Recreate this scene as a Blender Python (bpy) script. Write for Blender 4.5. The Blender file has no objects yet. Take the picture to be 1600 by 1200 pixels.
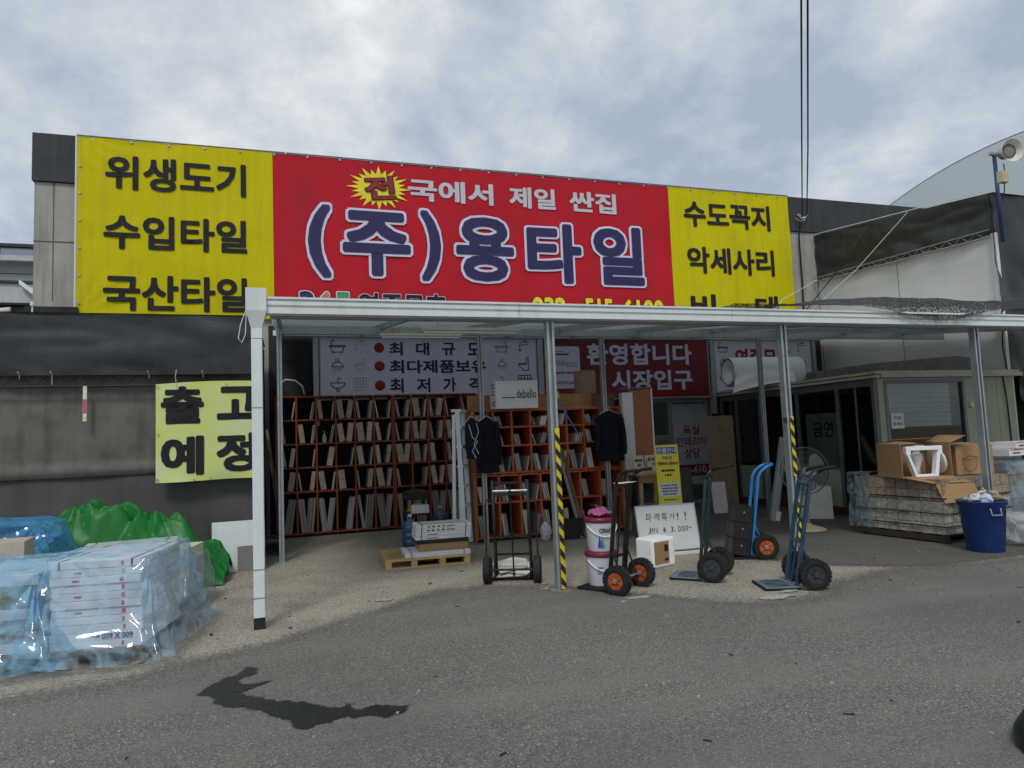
import bpy, math, random
from mathutils import Vector, Matrix, noise, Euler
random.seed(7)
S = bpy.context.scene
COL = S.collection
rad = math.radians

# ------------------------------------------------------------------ camera, sky, sun, exposure
yaw, pit, rol = rad(18.062), rad(4.598), rad(-2.319)
fwd = Vector((math.sin(yaw)*math.cos(pit), math.cos(yaw)*math.cos(pit), math.sin(pit)))
r0 = Vector((math.cos(yaw), -math.sin(yaw), 0)); u0 = r0.cross(fwd)
rt = math.cos(rol)*r0 + math.sin(rol)*u0
up = -math.sin(rol)*r0 + math.cos(rol)*u0
cam = bpy.data.cameras.new('camera'); camo = bpy.data.objects.new('camera', cam); COL.objects.link(camo)
m = Matrix((rt, up, -fwd)).transposed().to_4x4(); m.translation = (0, 0, 1.6)
camo.matrix_world = m
cam.sensor_fit = 'HORIZONTAL'; cam.sensor_width = 36; cam.lens = 36*1075.04/1600; cam.clip_start = .05; cam.clip_end = 2000
S.camera = camo
SUN_EL, SUN_AZ = 52, 205
W = bpy.data.worlds.new('World'); S.world = W; W.use_nodes = True
nt = W.node_tree; N = nt.nodes; L = nt.links; N.clear()
def nd(t, **k):
    n = N.new(t)
    for a, b in k.items(): setattr(n, a, b)
    return n
out = nd('ShaderNodeOutputWorld'); mixs = nd('ShaderNodeMixShader')
sky = nd('ShaderNodeTexSky', sky_type='NISHITA', sun_disc=False); sky.sun_elevation = rad(SUN_EL); sky.sun_rotation = rad(SUN_AZ)
bg1 = nd('ShaderNodeBackground'); bg1.inputs[1].default_value = .09; L.new(sky.outputs[0], bg1.inputs[0])
bg2 = nd('ShaderNodeBackground'); bg2.inputs[1].default_value = .93
tc = nd('ShaderNodeTexCoord'); sp = nd('ShaderNodeSeparateXYZ'); L.new(tc.outputs['Generated'], sp.inputs[0])
za = nd('ShaderNodeMath', operation='ABSOLUTE'); L.new(sp.outputs[2], za.inputs[0])
zz = nd('ShaderNodeMath', operation='ADD'); L.new(za.outputs[0], zz.inputs[0]); zz.inputs[1].default_value = .42
dx = nd('ShaderNodeMath', operation='DIVIDE'); L.new(sp.outputs[0], dx.inputs[0]); L.new(zz.outputs[0], dx.inputs[1])
dy = nd('ShaderNodeMath', operation='DIVIDE'); L.new(sp.outputs[1], dy.inputs[0]); L.new(zz.outputs[0], dy.inputs[1])
cb = nd('ShaderNodeCombineXYZ'); L.new(dx.outputs[0], cb.inputs[0]); L.new(dy.outputs[0], cb.inputs[1])
n1 = nd('ShaderNodeTexNoise'); n1.inputs['Scale'].default_value = 1.55; n1.inputs['Detail'].default_value = 9; n1.inputs['Roughness'].default_value = .62; n1.inputs['Distortion'].default_value = .25
L.new(cb.outputs[0], n1.inputs['Vector'])
n2 = nd('ShaderNodeTexNoise'); n2.inputs['Scale'].default_value = 6.0; n2.inputs['Detail'].default_value = 8; n2.inputs['Roughness'].default_value = .6
L.new(cb.outputs[0], n2.inputs['Vector'])
mx = nd('ShaderNodeMath', operation='MULTIPLY_ADD'); L.new(n2.outputs[0], mx.inputs[0]); mx.inputs[1].default_value = .38
L.new(n1.outputs[0], mx.inputs[2])
cr = nd('ShaderNodeValToRGB'); L.new(mx.outputs[0], cr.inputs[0])
e = cr.color_ramp.elements
e[0].position = .56; e[0].color = (.40, .47, .57, 1); e[1].position = .88; e[1].color = (1.0, 1.0, .98, 1)
k = e.new(.645); k.color = (.51, .575, .66, 1); k = e.new(.715); k.color = (.62, .67, .72, 1); k = e.new(.785); k.color = (.78, .80, .82, 1)
L.new(cr.outputs[0], bg2.inputs[0])
mixs.inputs[0].default_value = .93
L.new(bg1.outputs[0], mixs.inputs[1]); L.new(bg2.outputs[0], mixs.inputs[2]); L.new(mixs.outputs[0], out.inputs[0])
sl = bpy.data.lights.new('sun', 'SUN'); sl.energy = 1.4; sl.angle = rad(14); sl.color = (1, .97, .92)
so = bpy.data.objects.new('sun', sl); COL.objects.link(so)
sd = Vector((math.sin(rad(SUN_AZ))*math.cos(rad(SUN_EL)), math.cos(rad(SUN_AZ))*math.cos(rad(SUN_EL)), math.sin(rad(SUN_EL))))
so.rotation_euler = sd.to_track_quat('Z', 'Y').to_euler(); so.location = (0, 0, 30)
vs = S.view_settings; vs.view_transform = 'Standard'; vs.look = 'None'; vs.exposure = 0.15; vs.gamma = 1; vs.use_curve_mapping = False
try:
    S.cycles.max_bounces = 8; S.cycles.transparent_max_bounces = 16
except Exception: pass

# ------------------------------------------------------------------ materials
MATS = {}
def mat(name, col, rough=.6, metal=0.0, var=.14, scale=6.0, bump=0.0, bscale=80.0, streak=0.0, dirt=0.0, dirtcol=(.05,.045,.04), rnd=0.0, col2=None, spec=.4, speck=0.0, speckscale=300.0, fade=False, sweep=0.0):
    if name in MATS: return MATS[name]
    M = bpy.data.materials.new(name); M.use_nodes = True; MATS[name] = M
    t = M.node_tree; b = t.nodes['Principled BSDF']; ln = t.links
    b.inputs['Roughness'].default_value = rough; b.inputs['Metallic'].default_value = metal
    b.inputs['Specular IOR Level'].default_value = spec if rough < .6 else spec*.5
    tc = t.nodes.new('ShaderNodeTexCoord')
    if rnd:
        oi0 = t.nodes.new('ShaderNodeObjectInfo'); vm = t.nodes.new('ShaderNodeVectorMath'); vm.operation = 'MULTIPLY_ADD'
        ln.new(oi0.outputs['Random'], vm.inputs[0]); vm.inputs[1].default_value = (91, 57, 33); ln.new(tc.outputs['Object'], vm.inputs[2])
    def noi(sc, det=6, vec=None, ro=.6):
        if rnd and vec is None: vec = vm.outputs[0]
        n = t.nodes.new('ShaderNodeTexNoise'); n.inputs['Scale'].default_value = sc; n.inputs['Detail'].default_value = det; n.inputs['Roughness'].default_value = ro
        ln.new(vec or tc.outputs['Object'], n.inputs['Vector']); return n.outputs[0]
    def rng(s, a, b_, c=0., d=1.):
        r = t.nodes.new('ShaderNodeMapRange'); ln.new(s, r.inputs[0])
        for i, q in enumerate((a, b_, c, d)): r.inputs[i+1].default_value = q
        return r.outputs[0]
    def mixc(f, a, b_, mode='MIX'):
        x = t.nodes.new('ShaderNodeMix'); x.data_type = 'RGBA'; x.blend_type = mode
        if isinstance(f, float): x.inputs[0].default_value = f
        else: ln.new(f, x.inputs[0])
        for s, q in ((6, a), (7, b_)):
            if isinstance(q, tuple): x.inputs[s].default_value = (*q, 1)
            else: ln.new(q, x.inputs[s])
        return x.outputs[2]
    c2 = col2 or tuple(min(1, c*(1+var)) for c in col)
    c1 = tuple(c*(1-var) for c in col) if not col2 else col
    c = mixc(rng(noi(scale), .3, .7), c1, c2)
    if speck:
        s0 = rng(noi(speckscale*.28, 3, None, .75), .42, .70); c = mixc(s0, c, tuple(q*(1+speck*.35) for q in col))
        s3 = rng(noi(speckscale*.36, 3, None, .75), .50, .70); c = mixc(s3, c, tuple(q*.5 for q in col))
        s1 = rng(noi(speckscale*.8, 2), .60, .72); c = mixc(s1, c, tuple(min(1, q*(1+1.8*speck)+.03) for q in col))
        s2 = rng(noi(speckscale*.73, 2), .58, .70); c = mixc(s2, c, tuple(q*.28 for q in col))
    if streak:
        mp = t.nodes.new('ShaderNodeMapping'); ln.new(tc.outputs['Object'], mp.inputs[0]); mp.inputs[3].default_value = (1, 1, .06)
        s = rng(noi(7, 7, mp.outputs[0]), .48, .8, 0, streak); c = mixc(s, c, dirtcol)
    if dirt:
        s = rng(noi(2.3, 8), .5, .8, 0, dirt); c = mixc(s, c, dirtcol)
    if sweep:
        mp2 = t.nodes.new('ShaderNodeMapping'); ln.new(tc.outputs['Object'], mp2.inputs[0]); mp2.inputs[2].default_value = (0, 0, .25); mp2.inputs[3].default_value = (.22, 1.5, 1)
        s = rng(noi(.9, 7, mp2.outputs[0], .65), .48, .68, 0, sweep); c = mixc(s, c, tuple(q*1.55 for q in col))
        s = rng(noi(.35, 5), .45, .7, 0, sweep*.8); c = mixc(s, c, tuple(q*.62 for q in col))
        v_ = t.nodes.new('ShaderNodeTexVoronoi'); v_.feature = 'DISTANCE_TO_EDGE'; v_.inputs['Scale'].default_value = .33
        wv = t.nodes.new('ShaderNodeVectorMath'); wv.operation = 'ADD'; nz = t.nodes.new('ShaderNodeTexNoise'); nz.inputs['Scale'].default_value = 1.6; nz.inputs['Detail'].default_value = 8; ln.new(tc.outputs['Object'], nz.inputs[0]); ln.new(nz.outputs[1], wv.inputs[0]); ln.new(tc.outputs['Object'], wv.inputs[1]); ln.new(wv.outputs[0], v_.inputs['Vector'])
        s = rng(v_.outputs['Distance'], 0., .003, .16, 0.); c = mixc(s, c, tuple(q*.3 for q in col))
    if fade:
        at = t.nodes.new('ShaderNodeAttribute'); at.attribute_name = 'fade'
        ad = t.nodes.new('ShaderNodeMath'); ad.operation = 'MULTIPLY_ADD'; ln.new(noi(22, 7, None, .7), ad.inputs[0]); ad.inputs[1].default_value = 1.5; ad.inputs[2].default_value = -.75
        ad2 = t.nodes.new('ShaderNodeMath'); ad2.operation = 'ADD'; ln.new(at.outputs['Fac'], ad2.inputs[0]); ln.new(ad.outputs[0], ad2.inputs[1])
        ln.new(rng(ad2.outputs[0], .22, .78), b.inputs['Alpha'])
    if rnd:
        oi = t.nodes.new('ShaderNodeObjectInfo'); h = t.nodes.new('ShaderNodeHueSaturation')
        ln.new(rng(oi.outputs['Random'], 0, 1, 1-rnd, 1+rnd), h.inputs['Value']); ln.new(c, h.inputs['Color']); c = h.outputs[0]
    ln.new(c, b.inputs['Base Color'])
    ln.new(rng(noi(scale*1.7), .3, .7, max(0, rough-.08), min(1, rough+.1)), b.inputs['Roughness'])
    if bump:
        bp = t.nodes.new('ShaderNodeBump'); bp.inputs['Strength'].default_value = bump; bp.inputs['Distance'].default_value = .01
        ln.new(noi(bscale, 5), bp.inputs['Height']); ln.new(bp.outputs[0], b.inputs['Normal'])
    return M
def film(name, col, opa=(.25, .75), rough=.15, scale=5):
    M = bpy.data.materials.new(name); M.use_nodes = True; MATS[name] = M
    t = M.node_tree; t.nodes.clear(); ln = t.links; n = t.nodes.new
    o = n('ShaderNodeOutputMaterial'); mxx = n('ShaderNodeMixShader'); tr = n('ShaderNodeBsdfTransparent'); tr.inputs[0].default_value = (.9, .95, 1, 1)
    df = n('ShaderNodeBsdfDiffuse'); df.inputs[0].default_value = (*col, 1); tl = n('ShaderNodeBsdfTranslucent'); tl.inputs[0].default_value = (*col, 1)
    gl = n('ShaderNodeBsdfGlossy'); gl.inputs['Roughness'].default_value = rough; gl.inputs[0].default_value = (.9, .95, 1, 1)
    a = n('ShaderNodeMixShader'); a.inputs[0].default_value = .4; ln.new(df.outputs[0], a.inputs[1]); ln.new(tl.outputs[0], a.inputs[2])
    fl_ = n('ShaderNodeLayerWeight'); fl_.inputs[0].default_value = .25; fr = n('ShaderNodeMath'); fr.operation = 'MULTIPLY_ADD'; fr.inputs[1].default_value = .26; fr.inputs[2].default_value = .025; ln.new(fl_.outputs['Facing'], fr.inputs[0])
    tc = n('ShaderNodeTexCoord'); ns = n('ShaderNodeTexNoise'); ns.inputs['Scale'].default_value = scale; ns.inputs['Detail'].default_value = 7; ns.inputs['Distortion'].default_value = 1.5
    ln.new(tc.outputs['Object'], ns.inputs[0])
    mr = n('ShaderNodeMapRange'); ln.new(ns.outputs[0], mr.inputs[0])
    for i, q in enumerate((.40, .66, opa[0], opa[1])): mr.inputs[i+1].default_value = q
    ln.new(mr.outputs[0], mxx.inputs[0]); ln.new(tr.outputs[0], mxx.inputs[1]); ln.new(a.outputs[0], mxx.inputs[2])
    m2 = n('ShaderNodeMixShader'); ln.new(fr.outputs[0], m2.inputs[0]); ln.new(mxx.outputs[0], m2.inputs[1]); ln.new(gl.outputs[0], m2.inputs[2])
    ln.new(m2.outputs[0], o.inputs[0]); return M
def translucent(name, col, f=.4):
    M = bpy.data.materials.new(name); M.use_nodes = True; MATS[name] = M
    t = M.node_tree; t.nodes.clear(); ln = t.links; n = t.nodes.new
    o = n('ShaderNodeOutputMaterial'); x = n('ShaderNodeMixShader'); x.inputs[0].default_value = f
    d = n('ShaderNodeBsdfPrincipled'); d.inputs['Base Color'].default_value = (*col, 1); d.inputs['Roughness'].default_value = .45
    tl = n('ShaderNodeBsdfTranslucent'); tl.inputs[0].default_value = (.9, .95, .95, 1)
    tc = n('ShaderNodeTexCoord'); ns = n('ShaderNodeTexNoise'); ns.inputs['Scale'].default_value = 1.5; ns.inputs['Detail'].default_value = 6; ln.new(tc.outputs['Object'], ns.inputs[0])
    cr_ = n('ShaderNodeValToRGB'); ln.new(ns.outputs[0], cr_.inputs[0]); cr_.color_ramp.elements[0].position = .3; cr_.color_ramp.elements[1].position = .7
    cr_.color_ramp.elements[0].color = (*[c*.75 for c in col], 1); cr_.color_ramp.elements[1].color = (*[min(1, c*1.1) for c in col], 1); ln.new(cr_.outputs[0], d.inputs['Base Color'])
    ln.new(d.outputs[0], x.inputs[1]); ln.new(tl.outputs[0], x.inputs[2]); ln.new(x.outputs[0], o.inputs[0]); return M
def glass(name, tint=(.25, .28, .27), rough=.03, refl=.5):
    M = bpy.data.materials.new(name); M.use_nodes = True; MATS[name] = M
    t = M.node_tree; t.nodes.clear(); ln = t.links; n = t.nodes.new
    o = n('ShaderNodeOutputMaterial'); x = n('ShaderNodeMixShader'); tr = n('ShaderNodeBsdfTransparent'); tr.inputs[0].default_value = (*tint, 1)
    gl = n('ShaderNodeBsdfGlossy'); gl.inputs['Roughness'].default_value = rough
    fl_ = n('ShaderNodeLayerWeight'); fl_.inputs[0].default_value = .2; fr = n('ShaderNodeMath'); fr.operation = 'MULTIPLY_ADD'; fr.inputs[1].default_value = refl; fr.inputs[2].default_value = .03; ln.new(fl_.outputs['Facing'], fr.inputs[0])
    ln.new(fr.outputs[0], x.inputs[0]); ln.new(tr.outputs[0], x.inputs[1]); ln.new(gl.outputs[0], x.inputs[2]); ln.new(x.outputs[0], o.inputs[0]); return M
def netmat(name):
    M = bpy.data.materials.new(name); M.use_nodes = True; MATS[name] = M
    t = M.node_tree; b = t.nodes['Principled BSDF']; ln = t.links; n = t.nodes.new
    b.inputs['Base Color'].default_value = (.012, .012, .013, 1); b.inputs['Roughness'].default_value = .7
    tc = n('ShaderNodeTexCoord'); v = n('ShaderNodeTexVoronoi'); v.inputs['Scale'].default_value = 42; ln.new(tc.outputs['Object'], v.inputs[0])
    r = n('ShaderNodeMath'); r.operation = 'GREATER_THAN'; r.inputs[1].default_value = .40; ln.new(v.outputs[0], r.inputs[0]); ln.new(r.outputs[0], b.inputs['Alpha']); return M

asphalt = mat('asphalt', (.138,.130,.120), .9, 0, .22, .7, .8, 130, dirt=.5, dirtcol=(.165,.155,.14), speck=2.2, speckscale=150, fade=True, sweep=.75)
apron = mat('painted_shade_apron', (.115,.108,.096), .92, 0, .22, 1.1, .6, 120, dirt=.5, dirtcol=(.17,.155,.13), speck=1.0, speckscale=200, fade=True)  # ground tone with the canopy's shade painted into the colour
concrete = mat('yard_concrete', (.28,.255,.205), .92, 0, .24, 1.1, .7, 120, dirt=.6, dirtcol=(.15,.137,.115), speck=2.0, speckscale=95)
wet = mat('wet_asphalt', (.014,.0145,.015), .30, 0, .4, 9, .9, 130, speck=1.8, speckscale=150, fade=True)
wallconc = mat('stained_concrete', (.36,.345,.32), .9, 0, .10, 3, .2, 60, streak=.75, dirtcol=(.09,.08,.07))
charcoal = mat('charcoal_cladding', (.045,.050,.054), .62, 0, .15, 2, .1, 40, streak=.35, dirtcol=(.10,.10,.10))
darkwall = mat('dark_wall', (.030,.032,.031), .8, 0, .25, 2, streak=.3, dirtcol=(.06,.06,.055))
yel = mat('yellow_vinyl', (.56,.50,.004), .6, 0, .06, 1.2, .15, 4, streak=.6, dirtcol=(.38,.32,.03), spec=.2)
redv = mat('red_vinyl', (.46,.015,.028), .6, 0, .10, 1.0, .15, 4, streak=.65, dirtcol=(.26,.035,.045), spec=.2)
ink = mat('black_ink', (.018,.018,.02), .6, 0, .1)
purple = mat('violet_ink', (.022,.016,.085), .55, 0, .08)
lilac = mat('pale_outline_ink', (.62,.60,.76), .55, 0, .04)
silver = mat('silver_ink', (.50,.52,.57), .55, 0, .05)
maroon = mat('maroon_ink', (.24,.012,.02), .55)
staryel = mat('bright_yellow_ink', (.75,.66,.03), .5)
orangeink = mat('orange_ink', (.55,.22,.08), .5); greenink = mat('green_ink', (.05,.28,.09), .5)
whitesign = mat('white_sign_face', (.62,.62,.80), .4, 0, .03, 1)
navy = mat('navy_ink', (.02,.018,.09), .5)
lineink = mat('grey_line_ink', (.20,.20,.26), .5)
lineblk = mat('dark_line_ink', (.05,.045,.06), .5)
redsign = mat('red_sign_face', (.22,.010,.018), .38, 0, .05, 1, col2=(.13,.006,.018))
whitem = mat('white_steel', (.66,.72,.72), .45, .0, .05, 3, streak=.25, dirtcol=(.30,.30,.28))
galv = mat('galvanised_steel', (.36,.40,.42), .42, .6, .12, 9, streak=.25, dirtcol=(.16,.17,.17))
roofp = translucent('canopy_roof_sheet', (.54,.59,.61), .50)
tarpk = mat('black_tarpaulin', (.026,.031,.032), .40, 0, .25, 2.5, .7, 7, streak=.25, dirtcol=(.07,.075,.075))
tarpw = mat('grimy_grey_tarpaulin', (.145,.138,.125), .75, 0, .2, 1.0, .15, 25, streak=.6, dirt=.7, dirtcol=(.035,.036,.034))
greent = mat('green_tarpaulin', (.004,.15,.020), .46, 0, .2, 4, .25, 30)
wood = mat('pallet_wood', (.46,.31,.14), .8, 0, .25, 5, .2, 60, dirt=.3, rnd=.15)
woodd = mat('old_wood', (.16,.105,.06), .85, 0, .25, 6, .2, 60, dirt=.4)
ply = mat('plywood', (.34,.19,.09), .65, 0, .2, 3, rnd=.1)
orange2 = mat('dull_red_rack_paint', (.26,.055,.022), .55, .0, .15, 7, dirt=.35, dirtcol=(.10,.03,.02), rnd=.08)
orange = mat('orange_rack_paint', (.46,.10,.030), .55, .0, .15, 7, dirt=.35, dirtcol=(.10,.03,.02), rnd=.08)
tanbox = mat('tan_tile_carton', (.52,.42,.33), .8, 0, .12, 9, rnd=.22)
greytile = mat('grey_tile_edge', (.36,.345,.33), .6, 0, .15, 12, rnd=.35)
paletile = mat('pale_tile', (.64,.61,.56), .5, 0, .1, 9, rnd=.2)
browntile = mat('brown_tile', (.22,.13,.09), .5, 0, .15, 9, rnd=.25)
card = mat('brown_cardboard', (.36,.225,.115), .85, 0, .08, 4, rnd=.06)
cardd = mat('dull_cardboard', (.27,.20,.125), .85, 0, .15, 5, rnd=.2, dirt=.3)
whitebox = mat('white_carton', (.68,.67,.68), .7, 0, .06, 5, rnd=.06)
creambox = mat('cream_carton', (.60,.54,.42), .75, 0, .08, 5)
foam = mat('white_foam', (.86,.87,.88), .7, 0, .03, 4)
porc = mat('white_porcelain', (.78,.78,.77), .12, 0, .02, spec=.5)
blackm = mat('black_steel', (.013,.012,.012), .5, .0, .3, 14, dirt=.3, dirtcol=(.07,.045,.035), spec=.3)
greenm = mat('dark_green_steel', (.020,.042,.045), .4, .2, .25, 14, dirt=.7, dirtcol=(.08,.07,.06))
navym = mat('navy_steel', (.022,.060,.115), .4, .2, .25, 14, dirt=.65, dirtcol=(.10,.09,.08))
bluem = mat('bright_blue_steel', (.025,.20,.52), .42, .1, .15, 14, dirt=.6, dirtcol=(.12,.11,.10))
plate = mat('worn_blue_plate', (.20,.27,.34), .45, .5, .4, 10, dirt=.6, dirtcol=(.10,.085,.07))
tyre = mat('tyre_rubber', (.020,.020,.021), .8, 0, .25, 20, dirt=.8, dirtcol=(.07,.065,.06))
rimo = mat('orange_rim', (.46,.09,.022), .5, .1, .25, 9, dirt=.6, dirtcol=(.08,.04,.03)); rimg = mat('dark_rim', (.04,.05,.055), .5, .2); hubd = mat('dark_hub', (.06,.06,.06), .5, .4); hub = mat('steel_hub', (.4,.4,.42), .4, .8)
rubber = mat('black_grip', (.012,.012,.013), .6)
alu = mat('aluminium', (.42,.43,.44), .42, .5, .1, 8, dirt=.2)
alud = mat('dull_aluminium_frame', (.17,.185,.19), .5, .4, .12, 6)
beige = mat('olive_beige_panel', (.38,.41,.30), .6, 0, .06, 2, streak=.2, dirtcol=(.16,.16,.12))
flash = mat('cream_flashing', (.46,.45,.36), .55, 0, .1, 4, dirt=.3)
sidew = mat('off_white_panel_wall', (.62,.62,.60), .7, 0, .05, 1.2, streak=.10, dirtcol=(.32,.31,.29))
tyel = mat('hazard_yellow', (.62,.48,.02), .5, 0, .08, 9, dirt=.25, dirtcol=(.2,.16,.04)); tblk = mat('hazard_black', (.014,.014,.015), .5)
paper = mat('paper', (.66,.68,.66), .8, 0, .03)
lime = mat('sun_faded_lime_banner', (.60,.66,.10), .55, 0, .1, 2.2, col2=(.60,.70,.42), spec=.3)
bluep = mat('blue_plastic', (.010,.040,.18), .42, 0, .2, 6, .1, 30, streak=.4, dirtcol=(.05,.07,.12))
blackp = mat('black_plastic', (.016,.016,.017), .45, 0, .2)
greyp = mat('grey_plastic', (.3,.3,.3), .5); creamp = mat('cream_plastic', (.50,.44,.28), .5, 0, .1, 5, dirt=.25)
jug = mat('blue_water_jug', (.045,.11,.20), .15, 0, .1, 5, spec=.6)
cloth = mat('black_cloth', (.010,.011,.015), .9, 0, .3, 8, .3, 40); clothn = mat('navy_cloth', (.014,.016,.035), .9, 0, .3, 8, .3, 40)
towel = mat('yellow_towel', (.70,.40,.01), .9, 0, .15, 20, .4, 90)
wboard = mat('whiteboard', (.66,.68,.66), .25, 0, .05, 3, dirt=.12, dirtcol=(.4,.4,.4)); marker = mat('marker_ink', (.02,.02,.025), .5)
ysign = mat('yellow_notice', (.70,.64,.04), .45); bsign = mat('blue_print', (.03,.07,.28), .5); pval = mat('pale_print_panel', (.62,.64,.72), .5)
shell = mat('arched_roof_metal', (.40,.46,.50), .45, .2, .04, .05, streak=.12, dirtcol=(.3,.34,.37))
farw = mat('far_grey_cladding', (.25,.27,.31), .6, 0, .06, 1); farj = mat('far_dark_joint', (.10,.11,.13), .6); farw2 = mat('far_pale_wall', (.42,.45,.46), .6)
lampw = mat('lamp_white', (.68,.66,.58), .4, 0, .06, 5, dirt=.3); lens = mat('lamp_lens', (.22,.22,.20), .25, 0, .2, 30)
maroonp = mat('maroon_lid', (.16,.012,.035), .4); pink = mat('magenta_rag', (.42,.05,.24), .5, 0, .5, 14, .5, 30, col2=(.20,.10,.15)); pailw = mat('white_pail', (.66,.68,.72), .35, 0, .04)
rust = mat('rusty_iron', (.09,.04,.025), .85, 0, .4, 12)
blind = mat('grey_blind', (.58,.62,.66), .5, 0, .06)
mglass = glass('dark_window_glass', (.72, .77, .76), .03, .18); dglass = glass('shop_door_glass', (.7, .75, .75), .03, .3)
bfilm = film('blue_plastic_film', (.34, .66, .86), (.15, .85), .08, 4.5); rfilm = film('thin_blue_film', (.50, .74, .88), (.04, .62), .08, 4.5); cfilm = film('clear_plastic_film', (.62, .68, .72), (.12, .55)); gfilm = film('grey_blue_film', (.30,.43,.52), (.14,.62))
net = netmat('black_shade_net')
redprint = mat('red_print', (.45,.13,.14), .6); blueprint = mat('blue_print_dark', (.02,.06,.25), .6)

# ------------------------------------------------------------------ mesh helpers
class MB:
    def __init__(s): s.v = []; s.f = []
    def add(s, v, f):
        o = len(s.v); s.v += [tuple(p) for p in v]; s.f += [tuple(i+o for i in q) for q in f]; return s
    def box(s, x0, x1, y0, y1, z0, z1, M=None):
        v = [Vector(p) for p in ((x0,y0,z0),(x1,y0,z0),(x1,y1,z0),(x0,y1,z0),(x0,y0,z1),(x1,y0,z1),(x1,y1,z1),(x0,y1,z1))]
        if M: v = [M @ p for p in v]
        return s.add(v, [(0,3,2,1),(4,5,6,7),(0,1,5,4),(1,2,6,5),(2,3,7,6),(3,0,4,7)])
    def beam(s, a, b, w, h, upv=(0,0,1)):
        a = Vector(a); b = Vector(b); d = b-a; ln = d.length; d.normalize(); u = Vector(upv)
        if abs(d.dot(u)) > .98: u = Vector((0,1,0))
        r = d.cross(u).normalized(); u = r.cross(d)
        M = Matrix((r, d, u)).transposed().to_4x4(); M.translation = a
        return s.box(-w/2, w/2, 0, ln, -h/2, h/2, M)
    def tube(s, pts, r, n=8, cap=True):
        pts = [Vector(p) for p in pts]; K = len(pts); rs = r if isinstance(r, (list, tuple)) else [r]*K
        v = []; prev = None
        for i, p in enumerate(pts):
            d = (pts[min(i+1, K-1)]-pts[max(i-1, 0)]).normalized()
            if prev is None:
                a = Vector((0,0,1)) if abs(d.z) < .9 else Vector((1,0,0)); x = d.cross(a).normalized()
            else: x = (prev-d*prev.dot(d)).normalized()
            prev = x; y = d.cross(x)
            v += [p+(x*math.cos(2*math.pi*j/n)+y*math.sin(2*math.pi*j/n))*rs[i] for j in range(n)]
        f = [(i*n+j, i*n+(j+1) % n, (i+1)*n+(j+1) % n, (i+1)*n+j) for i in range(K-1) for j in range(n)]
        if cap: f += [tuple(range(n-1, -1, -1)), tuple((K-1)*n+j for j in range(n))]
        return s.add(v, f)
    def lathe(s, prof, n=24, M=None, cap=True):
        M = M or Matrix(); v = []; K = len(prof)
        for r, z in prof: v += [M @ Vector((r*math.cos(2*math.pi*j/n), r*math.sin(2*math.pi*j/n), z)) for j in range(n)]
        f = [(i*n+j, i*n+(j+1) % n, (i+1)*n+(j+1) % n, (i+1)*n+j) for i in range(K-1) for j in range(n)]
        if cap: f += [tuple(range(n-1, -1, -1)), tuple((K-1)*n+j for j in range(n))]
        return s.add(v, f)
    def grid(s, fn, nu, nv):
        v = [fn(i/nu, j/nv) for j in range(nv+1) for i in range(nu+1)]; a = nu+1
        return s.add(v, [(j*a+i, j*a+i+1, (j+1)*a+i+1, (j+1)*a+i) for j in range(nv) for i in range(nu)])
    def prism(s, poly, y0, y1):      # polygon in x,z extruded along y
        n = len(poly); v = [(x, y0, z) for x, z in poly]+[(x, y1, z) for x, z in poly]
        return s.add(v, [tuple(range(n)), tuple(range(2*n-1, n-1, -1))]+[(i, i+n, (i+1) % n+n, (i+1) % n) for i in range(n)])
    def ribbon(s, pts, w, y, t=.002):   # flat printed line in the x,z plane
        for (x0, z0), (x1, z1) in zip(pts, pts[1:]): s.beam((x0, y, z0), (x1, y, z1), t, w, (0, 1, 0)) if False else s._rb(x0, z0, x1, z1, w, y)
        return s
    def _rb(s, x0, z0, x1, z1, w, y):
        d = Vector((x1-x0, z1-z0)); l = d.length or 1e-6; n = Vector((-d.y, d.x))/l*w/2
        s.add([(x0-n.x, y, z0-n.y), (x1-n.x, y, z1-n.y), (x1+n.x, y, z1+n.y), (x0+n.x, y, z0+n.y)], [(0, 1, 2, 3)])
    def build(s, name, ma, parent=None, smooth=False, bevel=0, M=None, solid=0, crease=0):
        me = bpy.data.meshes.new(name); me.from_pydata([tuple(M @ Vector(p)) for p in s.v] if M else s.v, [], s.f); me.materials.append(ma); me.validate(); me.update()
        if smooth:
            for p in me.polygons: p.use_smooth = True
            if crease: me.set_sharp_from_angle(angle=rad(crease))
        o = bpy.data.objects.new(name, me); COL.objects.link(o)
        if parent: o.parent = parent
        if solid:
            q = o.modifiers.new('t', 'SOLIDIFY'); q.thickness = solid
        if bevel:
            q = o.modifiers.new('b', 'BEVEL'); q.width = bevel; q.segments = 2; q.limit_method = 'ANGLE'
        return o
def fadeattr(o, vals):
    a = o.data.attributes.new('fade', 'FLOAT', 'POINT')
    a.data.foreach_set('value', vals); return o
def tag(o, label, cat, group=None, kind=None):
    if label: o['label'] = label
    if cat: o['category'] = cat
    if group: o['group'] = group
    if kind: o['kind'] = kind
    return o
def thing(name, label, cat, loc=(0,0,0), rz=0, group=None, rx=0, ry=0):
    o = bpy.data.objects.new(name, None); COL.objects.link(o); o.empty_display_size = .1
    o.location = loc; o.rotation_euler = (rad(rx), rad(ry), rad(rz)); return tag(o, label, cat, group)
def structure(o): o['kind'] = 'structure'; return o
def bx(name, ma, parent, x0, x1, y0, y1, z0, z1, bevel=0): return MB().box(x0, x1, y0, y1, z0, z1).build(name, ma, parent, bevel=bevel)
def rn(x, y, z, sc=1.0): return noise.noise(Vector((x*sc, y*sc, z*sc)))
def ridge(x, y, z, sc=1.0): return 1-2*abs(noise.noise(Vector((x*sc, y*sc, z*sc))))
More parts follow.
